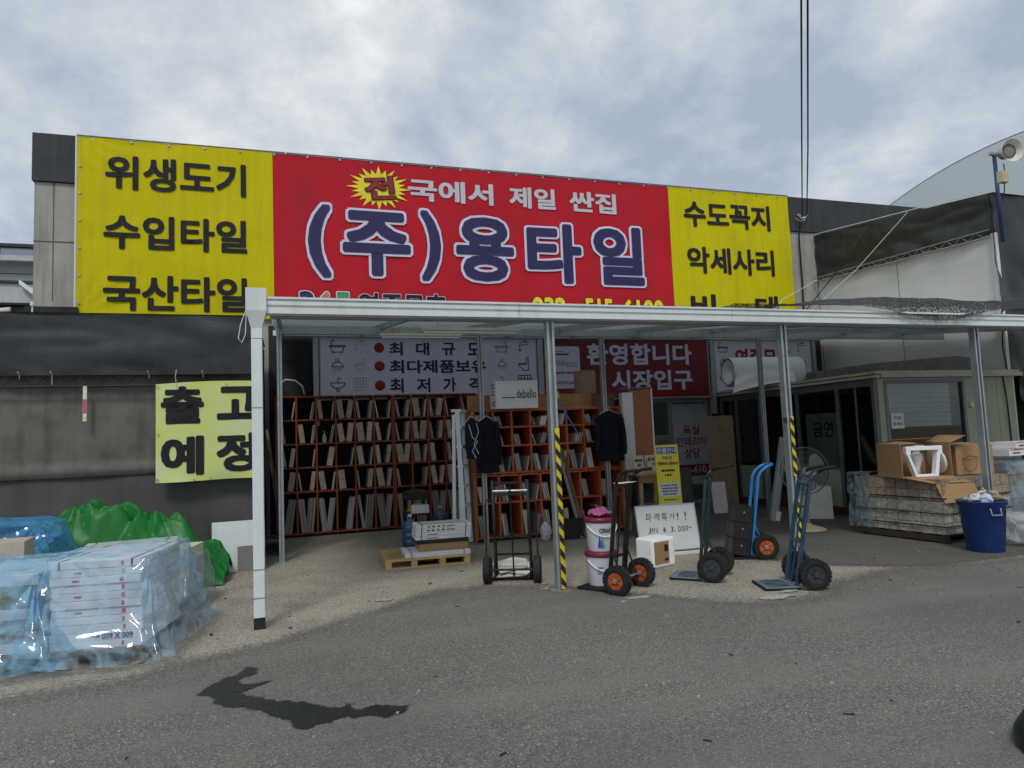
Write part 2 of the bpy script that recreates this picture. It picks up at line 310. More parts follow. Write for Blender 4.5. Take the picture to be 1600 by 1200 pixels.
# lettering: the text of Blender's own font turned into flat faces and fitted to a box
TC = {}
def textmesh(s, bold):
    """flat glyph faces; heavier weights are the same glyphs laid in a ring of small offsets, 0.1 mm apart in depth"""
    if (s, bold) in TC: return TC[(s, bold)]
    if (s, 0) not in TC or bold == 0:
        c = bpy.data.curves.new('t', 'FONT'); c.body = s; c.resolution_u = 3; c.fill_mode = 'FRONT'
        o = bpy.data.objects.new('t', c); COL.objects.link(o)
        me = bpy.data.meshes.new_from_object(o.evaluated_get(bpy.context.evaluated_depsgraph_get()))
        v = [(p.co.x, p.co.y, 0) for p in me.vertices]; f = [tuple(q.vertices) for q in me.polygons]
        bpy.data.objects.remove(o); bpy.data.curves.remove(c); bpy.data.meshes.remove(me)
        TC[(s, 0)] = (v, f)
        if bold <= 0: return v, f
    v, f = TC[(s, 0)]
    if bold <= 0: return v, f
    V_ = []; F_ = []; n = 10 if bold < .045 else 16
    for k in range(n):
        a = 2*math.pi*(k+.5)/n; o = len(V_); r = bold/math.cos(math.pi/4) if n == 10 else bold
        dx, dy = bold*math.cos(a)*1.15, bold*math.sin(a)*1.15
        dx = max(-bold, min(bold, dx)); dy = max(-bold, min(bold, dy))
        V_ += [(p[0]+dx, p[1]+dy, k*.0001) for p in v]; F_ += [tuple(q+o for q in t) for t in f]
    o = len(V_); V_ += [(p[0], p[1], n*.0001) for p in v]; F_ += [tuple(q+o for q in t) for t in f]
    TC[(s, bold)] = (V_, F_); return V_, F_
def lettering(s, x0, x1, z0, z1, y, ma, parent, bold=.02, outline=None, oma=None, name='lettering', oy=.003, slant=0, flip=False, rot=0, yf=None):
    v, f = textmesh(s, bold)
    ax, bx_ = min(p[0] for p in v), max(p[0] for p in v); az, bz = min(p[1] for p in v), max(p[1] for p in v)
    kx, kz = (x1-x0)/(bx_-ax), (z1-z0)/(bz-az)
    def mp(vv, yy):
        r = []
        for p in vv:
            X, Z = x0+(p[0]-ax)*kx, z0+(p[1]-az)*kz
            if flip: X, Z = x0+x1-X, z0+z1-Z
            if rot:
                cx, cz = (x0+x1)/2, (z0+z1)/2; a = rad(rot); dx_, dz_ = X-cx, Z-cz; X = cx+dx_*math.cos(a)-dz_*math.sin(a); Z = cz+dx_*math.sin(a)+dz_*math.cos(a)
            r.append((X+slant*(Z-z0), yy-p[2]+(yf(X, Z) if yf else 0), Z))
        return r
    o = MB().add(mp(v, y), f).build(name, ma, parent)
    if outline:
        v2, f2 = textmesh(s, outline); MB().add(mp(v2, y+oy), f2).build(name+'_outline', oma, parent)
    return o
ORD = ['first','second','third','fourth','fifth','sixth','seventh','eighth','ninth','tenth','eleventh','twelfth']

# ================================================================== SETTING: ground
g = MB().add([(-300,-200,0),(300,-200,0),(300,400,0),(-300,400,0)], [(0,1,2,3)]).build('yard_ground', concrete); structure(g)
edge = [(-9,5.9),(-6,5.75),(-3.5,5.7),(-1.91,5.70),(-1.53,5.72),(-1.15,5.85),(-.74,6.02),(-.19,6.31),(.24,6.62),(.60,6.85),(1.19,7.40),(1.64,7.58),(2.03,7.60),(2.84,7.1),(3.37,6.43),(3.7,5.94),(4.0,5.68),(4.3,5.55),(4.8,5.62),(5.35,6.02),(6.48,6.22),(7.4,6.05),(8.6,5.95),(12.0,6.1),(40,6.1)]
pts = []
for (xa, ya), (xb, yb) in zip(edge, edge[1:]):
    K = max(2, int(math.hypot(xb-xa, yb-ya)/.035)); K = min(K, 90)
    for i in range(K):
        t = i/K; x, y = xa+(xb-xa)*t, ya+(yb-ya)*t
        pts.append((x, y+.07*rn(x, y, 0, 3)+.03*rn(x, y, 5, 20)))
top = [(x, y, .005) for x, y in pts]+[(40, 6.1, .005)]
mid = [(p[0], p[1]-.45, .005) for p in top]; top = [(p[0], p[1]+.20, .005) for p in top]; bot = [(p[0], -60, .005) for p in top]
n = len(top)
a = MB().add(bot+mid+top, [(r*n+i, r*n+i+1, (r+1)*n+i+1, (r+1)*n+i) for r in range(2) for i in range(n-1)]).build('asphalt_road', asphalt); structure(a); fadeattr(a, [1.0]*(2*n)+[0.0]*n)
aw = [(4.9, 9.3), (5.3, 8.6), (5.35, 8.0), (5.2, 7.4), (5.5, 6.9), (5.9, 6.5), (6.3, 6.1), (6.6, 6.0)]  # edge of the sheet that paints canopy shade onto the concrete
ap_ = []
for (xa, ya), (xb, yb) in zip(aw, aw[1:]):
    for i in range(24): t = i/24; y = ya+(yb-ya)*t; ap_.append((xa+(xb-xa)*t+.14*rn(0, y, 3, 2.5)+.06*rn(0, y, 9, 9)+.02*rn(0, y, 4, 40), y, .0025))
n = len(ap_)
ap = MB().add(ap_+[(p[0]+.5, p[1], .0025) for p in ap_]+[(40, p[1], .0025) for p in ap_], [(r*n+i, r*n+i+1, (r+1)*n+i+1, (r+1)*n+i) for r in range(2) for i in range(n-1)]).build('painted_shade_apron', apron); structure(ap); fadeattr(ap, [0.0]*n+[1.0]*(2*n))
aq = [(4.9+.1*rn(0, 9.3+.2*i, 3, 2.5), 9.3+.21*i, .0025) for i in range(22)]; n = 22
ap2 = MB().add(aq+[(p[0]+.5, p[1], .0025) for p in aq]+[(40, p[1], .0025) for p in aq], [(r*n+i, r*n+i+1, (r+1)*n+i+1, (r+1)*n+i) for r in range(2) for i in range(n-1)]).build('painted_shade_apron', apron); structure(ap2); fadeattr(ap2, [0.0]*n+[1.0]*(2*n))
def blob(pts, z, name, ma, amp=.02, k=14, soft=2):
    q = []; M_ = len(pts)
    for i in range(M_):
        p0, p1, p2, p3 = [Vector(pts[(i+j-1) % M_]) for j in range(4)]
        for s in range(k):
            t = s/k; c = .5*((2*p1)+(p2-p0)*t+(2*p0-5*p1+4*p2-p3)*t*t+(3*p1-p0-3*p2+p3)*t**3)
            q.append((c.x+amp*rn(c.x, c.y, 1, 14)+amp*.6*rn(c.x, c.y, 7, 45), c.y+amp*rn(c.x, c.y, 4, 12)+amp*1.3*rn(c.x, c.y, 2, 40), z))
    st = .014; xs_ = [p[0] for p in q]; ys_ = [p[1] for p in q]; n_ = len(q); x0_, y0_ = min(xs_)-.06, min(ys_)-.06
    nx_, ny_ = int((max(xs_)+.06-x0_)/st)+1, int((max(ys_)+.06-y0_)/st)+1
    def ins(X, Y):
        r = False; j = n_-1
        for i in range(n_):
            if (q[i][1] > Y) != (q[j][1] > Y) and X < (q[j][0]-q[i][0])*(Y-q[i][1])/(q[j][1]-q[i][1])+q[i][0]: r = not r
            j = i
        return r
    raw = [[1.0 if ins(x0_+i*st+.02*rn(i*st, j*st, 0, 40), y0_+j*st+.02*rn(i*st, j*st, 8, 40)) else 0.0 for i in range(nx_+1)] for j in range(ny_+1)]
    for _ in range(soft):
        raw = [[(raw[j][i]*2+raw[j][max(0, i-1)]+raw[j][min(nx_, i+1)]+raw[max(0, j-1)][i]+raw[min(ny_, j+1)][i])/6 for i in range(nx_+1)] for j in range(ny_+1)]
    vid = {}; V_ = []; A_ = []; F_ = []
    def vi(i, j):
        if (i, j) not in vid: vid[(i, j)] = len(V_); V_.append((x0_+i*st, y0_+j*st, z)); A_.append(raw[j][i])
        return vid[(i, j)]
    for j in range(ny_):
        for i in range(nx_):
            if max(raw[j][i], raw[j][i+1], raw[j+1][i], raw[j+1][i+1]) > .02: F_.append((vi(i, j), vi(i+1, j), vi(i+1, j+1), vi(i, j+1)))
    return fadeattr(MB().add(V_, F_).build(name, ma), A_)
w = blob([(-.30,5.62),(-.36,5.45),(-.47,5.36),(-.60,5.12),(-.50,5.02),(-.42,4.84),(-.22,4.66),(-.05,4.42),(.06,4.24),(.14,4.30),(.21,4.27),(.30,4.33),(.40,4.30),(.52,4.24),(.64,4.27),(.66,4.35),(.60,4.39),(.46,4.42),(.37,4.42),(.33,4.52),(.20,4.52),(.08,4.66),(-.12,4.80),(-.25,4.92),(-.33,5.02),(-.17,5.15),(-.13,5.22),(-.32,5.20),(-.34,5.33),(-.24,5.42)], .009, 'wet_patch', wet, .035, 14, 3); structure(w)
for i, (x, y, r) in enumerate([(2.62,7.25,.09),(2.78,7.02,.06),(2.55,7.0,.05),(3.25,6.2,.10),(3.6,6.25,.05),(3.05,6.1,.05),(4.35,5.6,.16),(4.65,5.75,.10),(.9,7.3,.1)]):
    o = blob([(x+r*(.6+.5*random.random())*math.cos(a_*math.pi/3)*1.6, y+r*.5*(.6+.6*random.random())*math.sin(a_*math.pi/3)) for a_ in range(6)], .0095, 'mortar_splash', mat('dry_mortar', (.36,.345,.32), .95, 0, .25, 30, fade=True), .03, 8); structure(o)

gr = MB()
for i in range(420):
    x, y = random.uniform(-2, 9), random.uniform(2.2, 9.5); r_ = random.choice((.004, .005, .006, .008, .011)); a_ = random.random()*6
    gr.box(-r_, r_, -r_*.7, r_*.7, 0, r_*.8, Matrix.Translation((x, y, .0055)) @ Matrix.Rotation(a_, 4, 'Z'))
gr = gr.build('grit', mat('grit_chip', (.30,.28,.25), .9, 0, .5, 3)); tag(gr, 'scattered pale grit and mortar chips on the ground', 'grit', None, 'stuff')
gl2 = MB()
for i in range(60):
    x, y = random.uniform(-2, 9), random.uniform(2.2, 8.5); a_ = random.random()*6; l_ = random.uniform(.01, .03)
    gl2.box(-l_, l_, -l_*.4, l_*.4, 0, .003, Matrix.Translation((x, y, .0055)) @ Matrix.Rotation(a_, 4, 'Z'))
gl2 = gl2.build('litter', mat('dark_litter', (.03,.026,.022), .9, 0, .5, 3)); tag(gl2, 'scattered dark leaf scraps and litter on the asphalt', 'litter', None, 'stuff')
# ================================================================== main building and its banner
B = thing('shop_building', 'long flat-roofed building with stained concrete panels and dark parapet behind the banner', 'building', (0, 13.8, 0))
bx('wall', wallconc, B, -4.22, 7.3, 0, .3, 0, 6.48); bx('wall', wallconc, B, 7.3, 9.32, 0, .3, 2.37, 6.48); bx('wall', wallconc, B, 9.32, 16.4, 0, .3, 0, 6.48)
bx('side_wall', wallconc, B, -4.22, -3.92, .3, 12, 0, 6.48); bx('roof', charcoal, B, -3.9, 22, .3, 12, 6.9, 7.1)
for x0, x1 in ((-4.25, -3.56), (-3.55, 3), (3.01, 9.5), (9.51, 12.6), (12.61, 16.4), (16.41, 22)): bx('parapet_panel', charcoal, B, x0, x1, -.05, .3, 6.49, 7.36)
bx('parapet_panel', charcoal, B, -4.25, -4.0, .31, 12, 6.49, 7.36)
bx('panel_joint', mat('joint', (.12,.115,.11), .9), B, -3.93, -3.915, -.004, .01, 4.35, 6.47); bx('panel_joint', MATS['joint'], B, -4.22, -3.55, -.006, .01, 5.40, 5.42)
bx('ledge', darkwall, B, -4.3, -3.5, -.15, -.002, 4.05, 4.22)
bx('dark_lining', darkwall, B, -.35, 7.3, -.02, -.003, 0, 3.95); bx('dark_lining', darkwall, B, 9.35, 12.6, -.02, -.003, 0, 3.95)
# shop interior behind the glass entrance
bx('interior_floor', mat('shop_floor', (.3,.3,.29), .3), B, 6.5, 10.5, .31, 5, .0, .02); bx('interior_wall', mat('shop_wall', (.4,.42,.42), .7), B, 6.5, 10.5, 5, 5.1, 0, 2.9)
bx('interior_wall', MATS['shop_wall'], B, 6.4, 6.5, .31, 5, 0, 2.9); bx('interior_wall', MATS['shop_wall'], B, 10.5, 10.6, .31, 5, 0, 2.9); bx('interior_ceiling', MATS['shop_wall'], B, 6.4, 10.6, .31, 5, 2.9, 3)
lm = bpy.data.materials.new('lit_tube'); lm.use_nodes = True; lb = lm.node_tree.nodes['Principled BSDF']; lb.inputs['Emission Color'].default_value = (.95, 1, 1, 1); lb.inputs['Emission Strength'].default_value = 7
for y in (1.6, 3.2): bx('ceiling_tube', lm, B, 7.5, 8.4, y, y+.06, 2.78, 2.82)
for z in (.4, .9, 1.4, 1.9):
    bx('display_shelf', alud, B, 6.9, 7.9, 3.6, 4.0, z, z+.03)
    for k in range(5): bx('display_tile', greytile, B, 6.93+k*.19, 7.07+k*.19, 3.7, 3.72, z+.03, z+.33)
# entrance glass
D = thing('glass_entrance', 'sliding glass shop entrance with red Korean lettering beneath the red sign', 'door', (0, 13.86, 0))
for x0, x1 in ((7.32, 8.28), (8.32, 9.30)):
    bx('glass_panel', dglass, D, x0, x1, .02, .03, .06, 2.30)
    bx('door_frame', alu, D, x0, x0+.03, 0, .05, .05, 2.33); bx('door_frame', alu, D, x1-.03, x1, 0, .05, .05, 2.33)
bx('threshold', alu, D, 7.3, 9.32, -.02, .08, 0, .05); bx('head_frame', alu, D, 7.3, 9.32, -.02, .08, 2.33, 2.37)
bx('frosted_film', mat('frost', (.42,.45,.50), .5), D, 8.36, 9.26, .012, .017, .4, 2.25)
for s, b in (('욕실', (8.60, 9.04, 1.53, 1.77)), ('인테리어', (8.42, 9.20, 1.27, 1.50)), ('상담', (8.62, 9.02, 1.0, 1.24))):
    lettering(s, *b, .007, maroon, D, .03, .055, paper)
bx('red_strip', maroon, D, 8.36, 9.26, .006, .011, .60, .86); lettering('-610', 8.76, 9.16, .66, .83, .003, silver, D, .02)
bx('door_handle', hub, D, 8.22, 8.25, -.06, -.03, .7, 1.4)

# banner
Bn = thing('shop_banner', 'huge yellow and red vinyl banner with Korean lettering across the building front', 'banner', (0, 13.72, 0))
SURF = {}
def vy(x, z):
    for fn, x0, x1, z0, z1 in SURF.values():
        if x0 <= x <= x1: return fn((x-x0)/(x1-x0), (z-z0)/(z1-z0))[1]
    return 0
def vinyl(x0, x1, z0, z1, name, ma, corner=None):
    def fn(u, v):
        x, z = x0+(x1-x0)*u, z0+(z1-z0)*v
        y = .014*rn(x, 0, z, .9)+.010*rn(x*2.2, 1, z*.5, 1.2)+.005*ridge(x*.6, 4, z*1.1, 1.5)
        for cx, cz in (corner or []):
            d = math.hypot(x-cx, z-cz); y -= .03*math.exp(-d*1.6)*math.sin(math.atan2(z-cz, abs(x-cx)+.01)*16)*min(1, d*3)*.7
        return (x, y, z)
    SURF[name+str(x0)] = (fn, x0, x1, z0, z1)
    return MB().grid(fn, int((x1-x0)*16), int((z1-z0)*14)).build(name, ma, Bn, smooth=True)
def eyelets():
    for x, z in [(-3.50+.0, 4.3+.5*k) for k in range(6)]+[(-3.3+.62*k, 7.31) for k in range(25)]:
        if x < 11.8: MB().lathe([(.022, -.004), (.022, .004)], 10, Matrix.Translation((x, -.012+vy(x, z), z)) @ Matrix.Rotation(rad(90), 4, 'X')).build('eyelet', hub, Bn)
vinyl(-3.55, -.235, 4.07, 7.35, 'yellow_panel', yel, [(-3.55, 7.35), (-3.55, 4.07)]); vinyl(-.23, 8.49, 4.0, 7.33, 'red_panel', redv); vinyl(8.495, 11.88, 4.0, 7.35, 'yellow_panel', yel, [(11.88, 4.0)])
MB().tube([(-3.56, .0, 4.05), (-3.56, 0, 7.36)], .018).build('hem', paper, Bn)
for x0, x1 in ((-3.56, 0), (0.02, 4), (4.02, 8), (8.02, 11.88)): MB().tube([(x0, .0, 7.365), (x1, .0, 7.365)], .014).build('hem', alud, Bn)
LY = -.016
eyelets()
for s, x0, x1, z0, z1 in (('위생도기', -3.10, -.72, 6.41, 7.05), ('수입타일', -3.12, -.71, 5.31, 5.95), ('국산타일', -3.12, -.70, 4.18, 4.84), ('수도꼭지', 8.88, 11.30, 6.42, 7.05), ('악세사리', 8.90, 11.33, 5.30, 5.94), ('비', 8.92, 9.60, 4.18, 4.81), ('데', 10.70, 11.36, 4.18, 4.81)):
    lettering(s, x0, x1, z0, z1, LY, ink, Bn, .030, yf=vy)
for s, x0, x1, z0, z1 in (('(', .40, .84, 4.90, 6.37), ('주', 1.06, 2.41, 4.97, 6.29), (')', 2.62, 3.04, 4.90, 6.38), ('용', 3.36, 4.63, 4.93, 6.31), ('타', 4.93, 6.20, 4.94, 6.27), ('일', 6.50, 7.74, 4.95, 6.29)):
    lettering(s, x0, x1, z0, z1, LY-.022, purple, Bn, .036, .070, lilac, oy=.014, yf=vy)
for s, x0, x1 in (('국에서', 2.39, 4.22), ('제일', 4.58, 5.65), ('싼집', 5.98, 7.13)): lettering(s, x0, x1, 6.58, 7.05, LY, silver, Bn, .032, yf=vy)
sp_ = []
for i in range(48):
    a_ = 2*math.pi*i/48; r = (1.0 if i % 4 == 0 else .84) if i % 2 == 0 else .62
    sp_.append((1.80+.66*r*math.cos(a_), LY+.004, 6.79+.46*r*math.sin(a_)))
MB().add([(1.80, LY+.004, 6.79)]+sp_, [(0, i+1, (i+1) % 48+1) for i in range(48)]).build('starburst', staryel, Bn)
lettering('전', 1.52, 2.12, 6.55, 7.03, LY-.022, maroon, Bn, .03, .055, ink, rot=6, yf=vy, oy=.010)
for s, x0, x1, ma in (('3', .22, .50, navy), ('6', .56, .84, orangeink), ('5', .90, 1.18, greenink)): lettering(s, x0, x1, 4.10, 4.62, LY-.022, ma, Bn, .03, .06, lilac, oy=.014, yf=vy)
lettering('연중무휴', 1.34, 3.12, 4.10, 4.63, LY-.022, ink, Bn, .03, .055, lilac, oy=.014, yf=vy)
for s, x0, x1 in (('032', 4.99, 5.78), ('515', 6.22, 6.90), ('6100', 7.15, 8.18)): lettering(s, x0, x1, 4.15, 4.63, LY-.022, staryel, Bn, .035, .055, ink, oy=.014, yf=vy)
for x in (5.88, 6.97): bx('dash', staryel, Bn, x, x+.12, LY-.012, LY-.006, 4.35, 4.40)

# ================================================================== tarpaulin shed on the left
T = thing('tarpaulin_shed', 'low shed walled in grimy grey tarpaulin with a black tarpaulin valance, at left', 'shed', (0, 10.2, 0))
def sheet(x0, x1, z0, z1, name, ma, y0=0, amp=.02, sc=1.2, par=T, hem=0):
    def fn(u, v):
        x, z = x0+(x1-x0)*u, z0+(z1-z0)*v
        y = y0+amp*rn(x, 0, z, sc)+amp*.5*ridge(x*.5+z*.7, 2, z*1.4, sc*1.3)
        if abs(z-1.42) < .09 and hem: y -= .045*math.cos((z-1.42)/.09*math.pi/2)
        return (x, y, z+(0 if v < .99 else .01*rn(x, 3, 0, 2)))
    return MB().grid(fn, int((x1-x0)*14), max(6, int((z1-z0)*22))).build(name, ma, par, smooth=True)
sheet(-9, -.44, 0, 1.40, 'wall_sheet', mat('lower_grey_tarpaulin', (.088,.089,.085), .7, 0, .2, 1, .15, 25, streak=.4, dirtcol=(.03,.03,.03)), 0, .02, 1.1)
sheet(-9, -.44, 1.34, 2.75, 'wall_sheet', tarpw, -.03, .03, .9, hem=1)
sheet(-9, -.40, 2.64, 3.44, 'valance', tarpk, -.20, .045, 1.6)
MB().grid(lambda u, v: (-9+8.6*u, -.2+3.5*v, 3.445+.05*v+.01*rn(u*9, v*4, 0)), 40, 10).build('roof_sheet', tarpk, T, smooth=True)
MB().grid(lambda u, v: (-.42+.02*rn(u*4, v*4, 2), .0+3.4*u, 3.44*v), 30, 24).build('side_sheet', mat('dark_green_tarpaulin', (.022,.032,.028), .6, 0, .2, 2, .15, 12, streak=.2), T, smooth=True)
tr = MB(); tr.tube([(-9, -.14, 2.66), (-.5, -.14, 2.66)], .014, 6); tr.tube([(-9, -.14, 2.50), (-.75, -.14, 2.50)], .016, 6)
x = -9.0
while x < -.9:
    tr.tube([(x, -.14, 2.66), (x+.17, -.14, 2.50), (x+.34, -.14, 2.66)], .007, 5); x += .34
tr.build('truss', mat('truss_iron', (.03,.03,.03), .6), T)
for i, x in enumerate((-3.2, -2.85, -1.75, -1.1)):
    MB().tube([(x, -.235, 2.67), (x+.005, -.22, 2.685), (x+.012, -.19, 2.64), (x+.004*i, -.165, 2.60-.08*(i % 3 == 1))], .0035, 5).build('tie_cord', lampw, T)
bx('corner_post', galv, T, -.43, -.37, -.06, 0, 0, 3.4)
hs = thing('hanging_strip_sign', 'small narrow white strip with red print hanging on the grey tarpaulin', 'sign', (-2.48, 10.04, 2.27))
bx('strip', paper, hs, -.022, .022, -.004, .0, -.22, .23); bx('red_print', redprint, hs, -.02, .02, -.006, -.0045, -.12, .06)
for z in (.20, -.19): bx('end_band', staryel, hs, -.02, .02, -.006, -.0045, z, z+.025)
YB = thing('lime_notice_banner', 'faded lime yellow cloth banner with heavy black Korean letters on the tarpaulin wall', 'banner', (0, 10.02, 0))
def lb_(u, v):
    x = -1.66+1.25*u; z = 1.22+.02*math.sin(u*3)+(1.29+.03*u)*v
    if v == 0: z -= .03*math.sin(u*math.pi)*(1-u)
    return (x, .010*rn(x, 0, z, 2.5)-.02*math.exp(-v*14)*math.sin(u*7)-(.010*math.exp(-((u-.25)**2)*40)*(1-v)), z)
MB().grid(lb_, 40, 40).build('cloth', lime, YB, smooth=True)
for s, x0, x1, z0, z1 in (('출', -1.60, -1.08, 1.98, 2.48), ('고', -.92, -.40, 2.02, 2.47), ('예', -1.60, -1.08, 1.30, 1.82), ('정', -.93, -.42, 1.32, 1.84)): lettering(s, x0, x1, z0, z1, -.008, ink, YB, .042, yf=lambda X, Z: lb_(min(1, max(0, (X+1.66)/1.25)), min(1, max(.001, (Z-1.23)/1.3)))[1])
for x, z in ((-1.64, 2.48), (-1.64, 1.26), (-1.2, 1.24), (-.8, 2.5), (-1.0, 1.25), (-1.63, 1.85)): MB().lathe([(.012, -.005), (.012, .005)], 8, Matrix.Translation((x, -.02, z)) @ Matrix.Rotation(rad(90), 4, 'X')).build('eyelet', hub, YB)
MB().tube([(-1.40, -.04, 2.44), (-1.41, -.12, 2.6), (-1.39, -.16, 2.68)], .006, 5).build('tie_cord', paper, YB)

# ================================================================== shed and walls on the right
R_ = thing('corner_shed', 'off-white panelled shed wrapped at the top in black tarpaulin, at right', 'shed', (12.7, 9.25, 0))
bx('side_wall', sidew, R_, 0, .12, 0, 4.54, 0, 5.3)
bx('wall_seam', MATS['joint'], R_, -.003, .01, 2.2, 2.212, 0, 5.1); 
def st(u, v):
    y = -.06+4.55*u; zt = 5.86+.52*u; zb = 5.10+.16*u; z = zb+(zt-zb)*v
    return (-.12+.07*ridge(y*.5+z*.8, 0, z*1.6, .9)*(.4+.6*(1-v))+.03*ridge(y*.8-z, 3, z*2, 1.5)+.01*rn(y, 1, z, 4), y, z-.05*abs(math.sin(y*2.2))*(1-v))
MB().grid(st, 90, 26).build('side_tarpaulin', tarpk, R_, smooth=True)
def ft(u, v):
    x = -.12+9*u; z = 2.5+3.36*v
    return (x, -.14+.09*ridge(x*.8-z*.4, 3, z*.5, .8)+.04*ridge(x+z*.3, 7, z*.5, 1.8)-(.06*math.exp(-((z-3.75)/.1)**2)), z+.02*rn(x, 0, 0, 1)-.10*u)
MB().grid(ft, 110, 60).build('front_tarpaulin', tarpk, R_, smooth=True)
MB().grid(lambda u, v: (-.08+9*u, -.1+4.6*v, 5.86+.52*v-.10*u), 20, 10).build('roof_sheet', tarpk, R_)
tr = MB(); tr.tube([(-.16, -.02, 5.02), (-.16, 4.5, 5.20)], .020, 6); tr.tube([(-.16, -.02, 5.16), (-.16, 4.5, 5.30)], .012, 6)
for i in range(14):
    y = .1+i*.31; tr.tube([(-.16, y, 5.03+.04*y), (-.16, y+.15, 5.165+.031*y), (-.16, y+.31, 5.04+.04*y)], .007, 5)
tr.build('truss', mat('grey_truss', (.22,.22,.20), .6), R_)
MB().tube([(-.17, -.05, 5.9), (-.17, 4.5, 6.4)], .008, 6).build('edge_pipe', paper, R_)
bx('corner_post', sidew, R_, -.08, -.01, -.06, .02, 0, 5.1)
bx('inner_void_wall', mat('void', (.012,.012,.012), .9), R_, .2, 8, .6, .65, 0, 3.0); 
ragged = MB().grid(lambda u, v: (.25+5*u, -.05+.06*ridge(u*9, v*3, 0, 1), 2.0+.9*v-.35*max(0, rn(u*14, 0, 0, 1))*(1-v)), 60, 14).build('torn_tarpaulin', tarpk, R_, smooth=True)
hz = thing('grey_hose', 'pale grey hose looping in front of the dark opening at far right', 'hose', (12.95, 9.05, 0))
MB().tube([(-.25, 0, 1.25), (-.15, -.02, 1.38), (.05, -.03, 1.55), (.22, -.02, 1.75), (.25, 0, 1.95), (.2, .02, 2.1)], .018, 8).build('hose', lampw, hz, smooth=True)

AR = thing('arched_warehouse', 'huge pale grey arched metal roof rising behind the right shed', 'warehouse', (51.29+11.14*.6293, 41.54-11.14*.7771, 0), -51)
AA = math.acos(3.01/27.54)
av = [(27.54*math.sin(-AA+2*AA*i/96), 0, -3.01+27.54*math.cos(-AA+2*AA*i/96)) for i in range(97)]
MB().add([p for q in range(5) for p in [(a_[0], q*12, a_[2]) for a_ in av]], [(q*97+i, q*97+i+1, (q+1)*97+i+1, (q+1)*97+i) for q in range(4) for i in range(96)]).build('roof', shell, AR, smooth=True)
MB().add([(p[0], .05, p[2]-.05) for p in av]+[(p[0], .05, -.1) for p in av], [(i, i+1, 98+i, 97+i) for i in range(96)]).build('end_wall', shell, AR)
FL = MB().tube([(0, 0, 4.9), (0, 0, 6.55)], .034, 8)
fl = thing('floodlight_pole', 'round white floodlight on a blue pole above the corner shed', 'floodlight', (12.68, 9.10, 0))
FL.build('pole', mat('blue_pole', (.012,.035,.12), .4), fl, smooth=True)
bx('bracket', hub, fl, -.12, .22, -.03, .03, 6.55, 6.60); 
lmx = Matrix.Translation((.17, -.12, 6.58)) @ Vector((-.25, -.95, -.10)).to_track_quat('Z', 'Y').to_matrix().to_4x4() @ Matrix.Scale(.85, 4)
MB().lathe([(.09, 0), (.16, .03), (.20, .08), (.245, .17), (.25, .17), (.245, .165), (.19, .08), (.15, .05)], 32, lmx, cap=False).build('reflector', lampw, fl, smooth=True)
MB().lathe([(.165, .06), (.08, .075), (.001, .08)], 24, lmx).build('lens', lens, fl, smooth=True); MB().lathe([(.10, -.14), (.13, -.12), (.135, .02), (.10, .03)], 20, lmx).build('lamp_housing', hub, fl, smooth=True)
bx('ballast_box', creamp, fl, -.02, .15, -.13, -.02, 6.0, 6.22, .008)
MB().tube([(.1, -.07, 6.0), (.09, -.06, 5.85), (.03, -.05, 5.7)], .01, 6).build('lead', rubber, fl); MB().tube([(.12, -.08, 6.22), (.14, -.06, 6.38)], .01, 6).build('lead', rubber, fl)

# far buildings, left
FB = thing('far_office_building', 'distant grey panelled building seen at the far left behind the concrete wall', 'building', (-19, 45, 0))
bx('wall', farj, FB, -8, 7.5, .06, 8, 0, 13.6)
for r in range(9):
    for c in range(8):
        if r > 1: bx('wall_panel', farw, FB, -8+c*1.94, -8+c*1.94+1.9, 0, .05, r*1.5+.1, r*1.5+1.55)
bx('roof_edge', charcoal, FB, -8.1, 7.6, -.1, 8, 13.62, 13.8); bx('roof_ledge', farw2, FB, 3.2, 7.6, -.6, -.15, 12.7, 13.0)
MB().tube([(2.1, 1, 13.7), (2.1, 1, 17.5)], .04, 5).build('aerial', hub, FB); MB().tube([(-1, 1, 13.7), (-1, 1, 15.3), (-3, 1, 15.3)], .04, 5).build('aerial', hub, FB)
GH = thing('far_gabled_house', 'distant pale gabled roof with green trim left of the concrete wall', 'house', (-9.6, 33, 0))
bx('wall', farw2, GH, -6, -.42, 0, 4, 0, 8.86); bx('wall', farw, GH, -.40, 2.2, 0, 4, 0, 8.35)
MB().prism([(-.20, 8.2), (2.2, 9.6), (2.2, 9.85), (-.20, 8.45)], -.3, 4).build('roof', farw2, GH); MB().prism([(-.20, 8.2), (-.20, 8.45), (-.9, 8.98), (-.9, 8.8)], -.3, 4).build('roof', whitem, GH)
bx('gutter_pipe', greenink, GH, -.35, -.12, -.35, -.30, 7.6, 8.2); bx('roof_edge', charcoal, GH, -6, -.45, -.1, 4, 8.88, 8.98)
for i in range(5): MB().tube([(.1+.45*i, -.32, 8.62+.26*i), (.25+.45*i, -.32, 8.95+.26*i), (.55+.45*i, -.32, 8.85+.26*i)], .05, 5).build('roof_rail', lampw, GH)
LB = thing('low_dark_annex', 'low dark panelled annex below the distant house at far left', 'building', (-6.15, 20, 0))
bx('wall', charcoal, LB, -4, .45, 0, 3, 0, 5.42); bx('roof_edge', blackm, LB, -4, .5, -.1, 3, 5.44, 5.5); bx('corner_pillar', farw2, LB, .47, 1.0, -.02, 3, 0, 5.4)
for i in range(4): bx('panel_joint', farj, LB, -1.5+i*.45, -1.48+i*.45, -.006, 0, 3.5, 5.4)
MB().tube([(-.95, -.1, 3.5), (-.95, -.1, 4.9), (-.80, -.1, 5.25), (-.4, -.1, 5.3)], .09, 8).build('vent_duct', lampw, LB, smooth=True)
